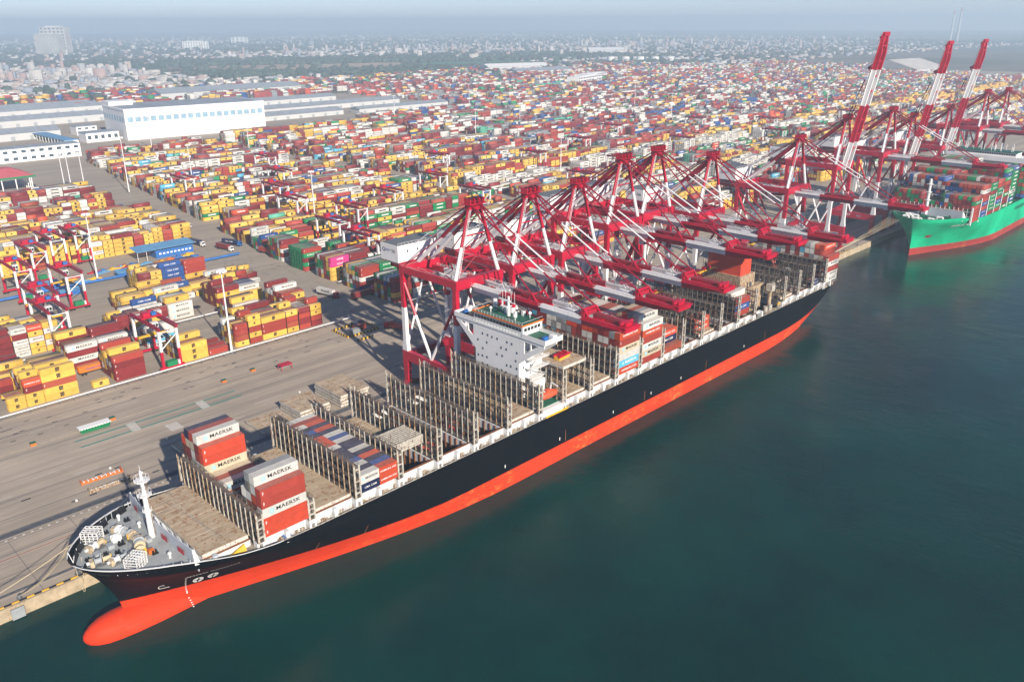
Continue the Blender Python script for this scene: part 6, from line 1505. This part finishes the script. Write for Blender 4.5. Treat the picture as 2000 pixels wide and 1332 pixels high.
# far landmarks
def block(x, y, L, D, h, label, rows, cols, wall='cityblock', rz=.0, name='tower_block', sides=True):
    c_ = empty(name, (x, y, 3.2), rz); tag(c_, label, 'building'); MB().box(0, L, 0, D, 0, h).build('wall', M[wall], c_); MB().box(L*.2, L*.8, D*.2, D*.8, h, h+h*.05).build('roof_plant', M[wall], c_)
    wm = MB().box(0, L/cols*.55, -.4, 0, 0, h/rows*.5).mesh('window', M['window'])
    for r_ in range(rows):
        for k in range(cols):
            o = newobj('window', wm, c_); o.location = ((k+.22)*L/cols, 0, (r_+.3)*h/rows)
block(1400, 4690, 120, 60, 95, 'pale slab tower block with a grid of windows on the far plain', 18, 14, 'cityblock', rz=-.8); block(1480, 4840, 130, 60, 128, 'taller grey tower block standing behind the pale slab tower', 8, 6, rz=-.8)
block(2300, 4960, 150, 50, 42, 'wide white block with rows of windows beyond the far woods', 4, 10, 'clean_white', -.5, 'city_block'); block(3365, 6390, 130, 60, 40, 'pale block near the hazy skyline behind the woods', 3, 4, 'clean_white', -.6, 'city_block')
block(1458, 1092, 150, 30, 19, 'white palace-like building with rows of windows beyond the yard, western of the pair', 3, 16, 'clean_white', .3, 'city_block'); block(1573, 1170, 150, 30, 17, 'white palace-like building with rows of windows beyond the yard, eastern of the pair', 3, 16, 'clean_white', .3, 'city_block')
shed('far_shed', 1650, 1850, 1480, 1530, 11, 'long white shed strip at the far side of the yard', rz=-.15, doors=False); shed('far_shed', 2420, 2600, 690, 860, 11, 'broad low shed with a pale roof beyond the raised crane booms', 'cityblock', doors=False, rz=-.1); shed('far_shed', 3160, 3330, 2480, 2560, 14, 'pale far factory shed beyond the tank farm', 'clean_white', doors=False, rz=-.7); shed('far_shed', 1750, 1960, 1700, 1760, 12, 'long pale far shed beyond the palace-like buildings', 'clean_white', doors=False, rz=-.3)
for i in range(5):
    c_ = empty('storage_tank', (2576+i*34, 1885-i*44, 3.2)); tag(c_, 'round white storage tank, %s of the row on the far plain' % ORD[i], 'tank', 'storage tanks on the far plain'); MB().tube((0, 0, 0), (0, 0, 15), 15, n=20).build('shell', M['clean_white'], c_); MB().tube((0, 0, 15), (0, 0, 17.5), 15.2, 1, 20).build('tank_roof', M['shed_wall'], c_)
for i, (x, y, h) in enumerate(((6852, 2090, 205), (6530, 1938, 222))):
    c_ = empty('chimney', (x, y, 3.2)); tag(c_, 'tall pale chimney rising from the haze, %s of the pair' % ['western', 'eastern'][i], 'chimney', 'chimneys in the haze'); MB().tube((0, 0, 0), (0, 0, h*.9), 9, 6, 16).build('shaft', M['shed_wall'], c_); MB().tube((0, 0, h*.9), (0, 0, h), 6, 5.7, 16).build('red_band', M['pink_roof'], c_)
# sand-coloured field and far woods, town roofs as masses
o = MB().face((1020, 2340, 3.25), (1640, 2000, 3.25), (1980, 2420, 3.25), (1380, 2760, 3.25)).build('bare_field', paint('bare_earth', (.34, .26, .19), .95, .2, .004)); tag(o, kind='structure')
o = MB().face((1720, 1980, 3.24), (2600, 1500, 3.24), (3000, 1800, 3.24), (2080, 2420, 3.24)).build('green_field', paint('far_crop_field', (.06, .17, .11), .95, .2, .004)); tag(o, kind='structure')
rt = np.random.RandomState(4); vs = []; fs = []; cs = []; n = 0
def clump(x, y, r, h, col):
    global n
    k = 6; a0 = rt.rand()*6
    ring = [(x+r*(.8+.5*rt.rand())*math.cos(a0+2*math.pi*i/k), y+r*(.8+.5*rt.rand())*math.sin(a0+2*math.pi*i/k), 3.2+h*(.25+.3*rt.rand())) for i in range(k)]
    low = [(x+r*.7*math.cos(a0+2*math.pi*i/k), y+r*.7*math.sin(a0+2*math.pi*i/k), 3.1) for i in range(k)]
    top = [(x+r*.4*(rt.rand()+.6)*math.cos(a0+2*math.pi*i/k), y+r*.4*(rt.rand()+.6)*math.sin(a0+2*math.pi*i/k), 3.2+h*(.8+.25*rt.rand())) for i in range(k)]
    vs.extend(low+ring+top)
    for L_ in (0, 1):
        for i in range(k):
            j = (i+1) % k; fs.append((n+L_*k+i, n+L_*k+j, n+(L_+1)*k+j, n+(L_+1)*k+i)); cs.append(col)
    fs.append((n+2*k, n+2*k+1, n+2*k+2, n+2*k+3)); cs.append(col); fs.append((n+2*k, n+2*k+3, n+2*k+4, n+2*k+5)); cs.append(col); n += 3*k
for i in range(9000):
    u = rt.rand(); 
    if i < 5200: x = 1050+rt.rand()*2000; y = 1950+rt.rand()*1300+(x-1050)*-.25
    else: x = 300+rt.rand()*6500; y = 1500+rt.rand()**1.5*5500
    if i < 5200 and (abs((x-1500)*.42+(y-2380)*.9) < 230 and abs((x-1500)*.9-(y-2380)*.42) < 420): continue
    if 1720 < x < 3000 and abs(y-(1960-(x-2360)*.52)) < 210: continue
    g = .5+.6*rt.rand(); clump(x, y, 7+9*rt.rand(), 7+8*rt.rand(), (.06*g, .10*g, .075*g))
o = newobj('far_woods', mass_mesh('far_woods', vs, fs, cs, mat=M['mass'])); tag(o, 'dark green woods and tree belts on the far plain', 'trees', None, 'stuff')
vs = []; fs = []; cs = []; n = 0
pal = [(.55, .54, .53), (.45, .44, .43), (.40, .29, .27), (.42, .36, .33), (.28, .32, .38), (.5, .48, .45), (.36, .37, .39)]  # muted tones: part of the distance haze is put into these colours
for i in range(9000):
    d = rt.rand()
    if i < 3000: x = 150+rt.rand()*1100; y = 1780+rt.rand()*1100
    elif i < 6000: x = 1600+rt.rand()*4500; y = 1350+rt.rand()*2600
    else: x = 500+rt.rand()*7500; y = 2600+rt.rand()*6500
    if y < 1900 and x < 1000: pass
    if 1000 < x < 2300 and 1850 < y < 2850: continue
    L = 10+26*rt.rand()**2; D = 8+12*rt.rand(); h = 4+8*rt.rand()**2+(26*rt.rand() if rt.rand() < .1 and y > 2200 else 0); c = pal[rt.randint(len(pal))]; rfc = pal[rt.randint(len(pal))]; a = -.5+rt.choice([0, 1.57])+.1*rt.randn(); ca, sa = math.cos(a), math.sin(a)
    P = [(x+px*ca-py*sa, y+px*sa+py*ca) for px, py in ((0, 0), (L, 0), (L, D), (0, D))]
    vs += [(p[0], p[1], 3.1) for p in P]+[(p[0], p[1], 3.2+h) for p in P]
    for f in ((0, 1, 5, 4), (1, 2, 6, 5), (2, 3, 7, 6), (3, 0, 4, 7)): fs.append(tuple(n+q for q in f)); cs.append(c)
    fs.append((n+4, n+5, n+6, n+7)); cs.append(rfc); n += 8
o = newobj('far_town', mass_mesh('far_town', vs, fs, cs, mat=M['mass'])); tag(o, 'hazy town of small houses and factories spreading to the horizon', 'town', None, 'stuff')

# ------------------------------------------------------------------ haze
hz = MB().box(-4500, 14500, -4500, 17500, -5, 236).build('haze', None); hz.data.materials.clear()
m = bpy.data.materials.new('haze_air'); m.use_nodes = True; t = m.node_tree; t.nodes.clear()
pv = t.nodes.new('ShaderNodeVolumePrincipled'); pv.inputs['Color'].default_value = (.66, .85, 1., 1); pv.inputs['Density'].default_value = .00021; pv.inputs['Anisotropy'].default_value = .1
mo = t.nodes.new('ShaderNodeOutputMaterial'); t.links.new(pv.outputs[0], mo.inputs['Volume']); hz.data.materials.append(m); tag(hz, kind='stuff'); hz['label'] = 'pale blue haze filling the air over the port'; hz['category'] = 'haze'
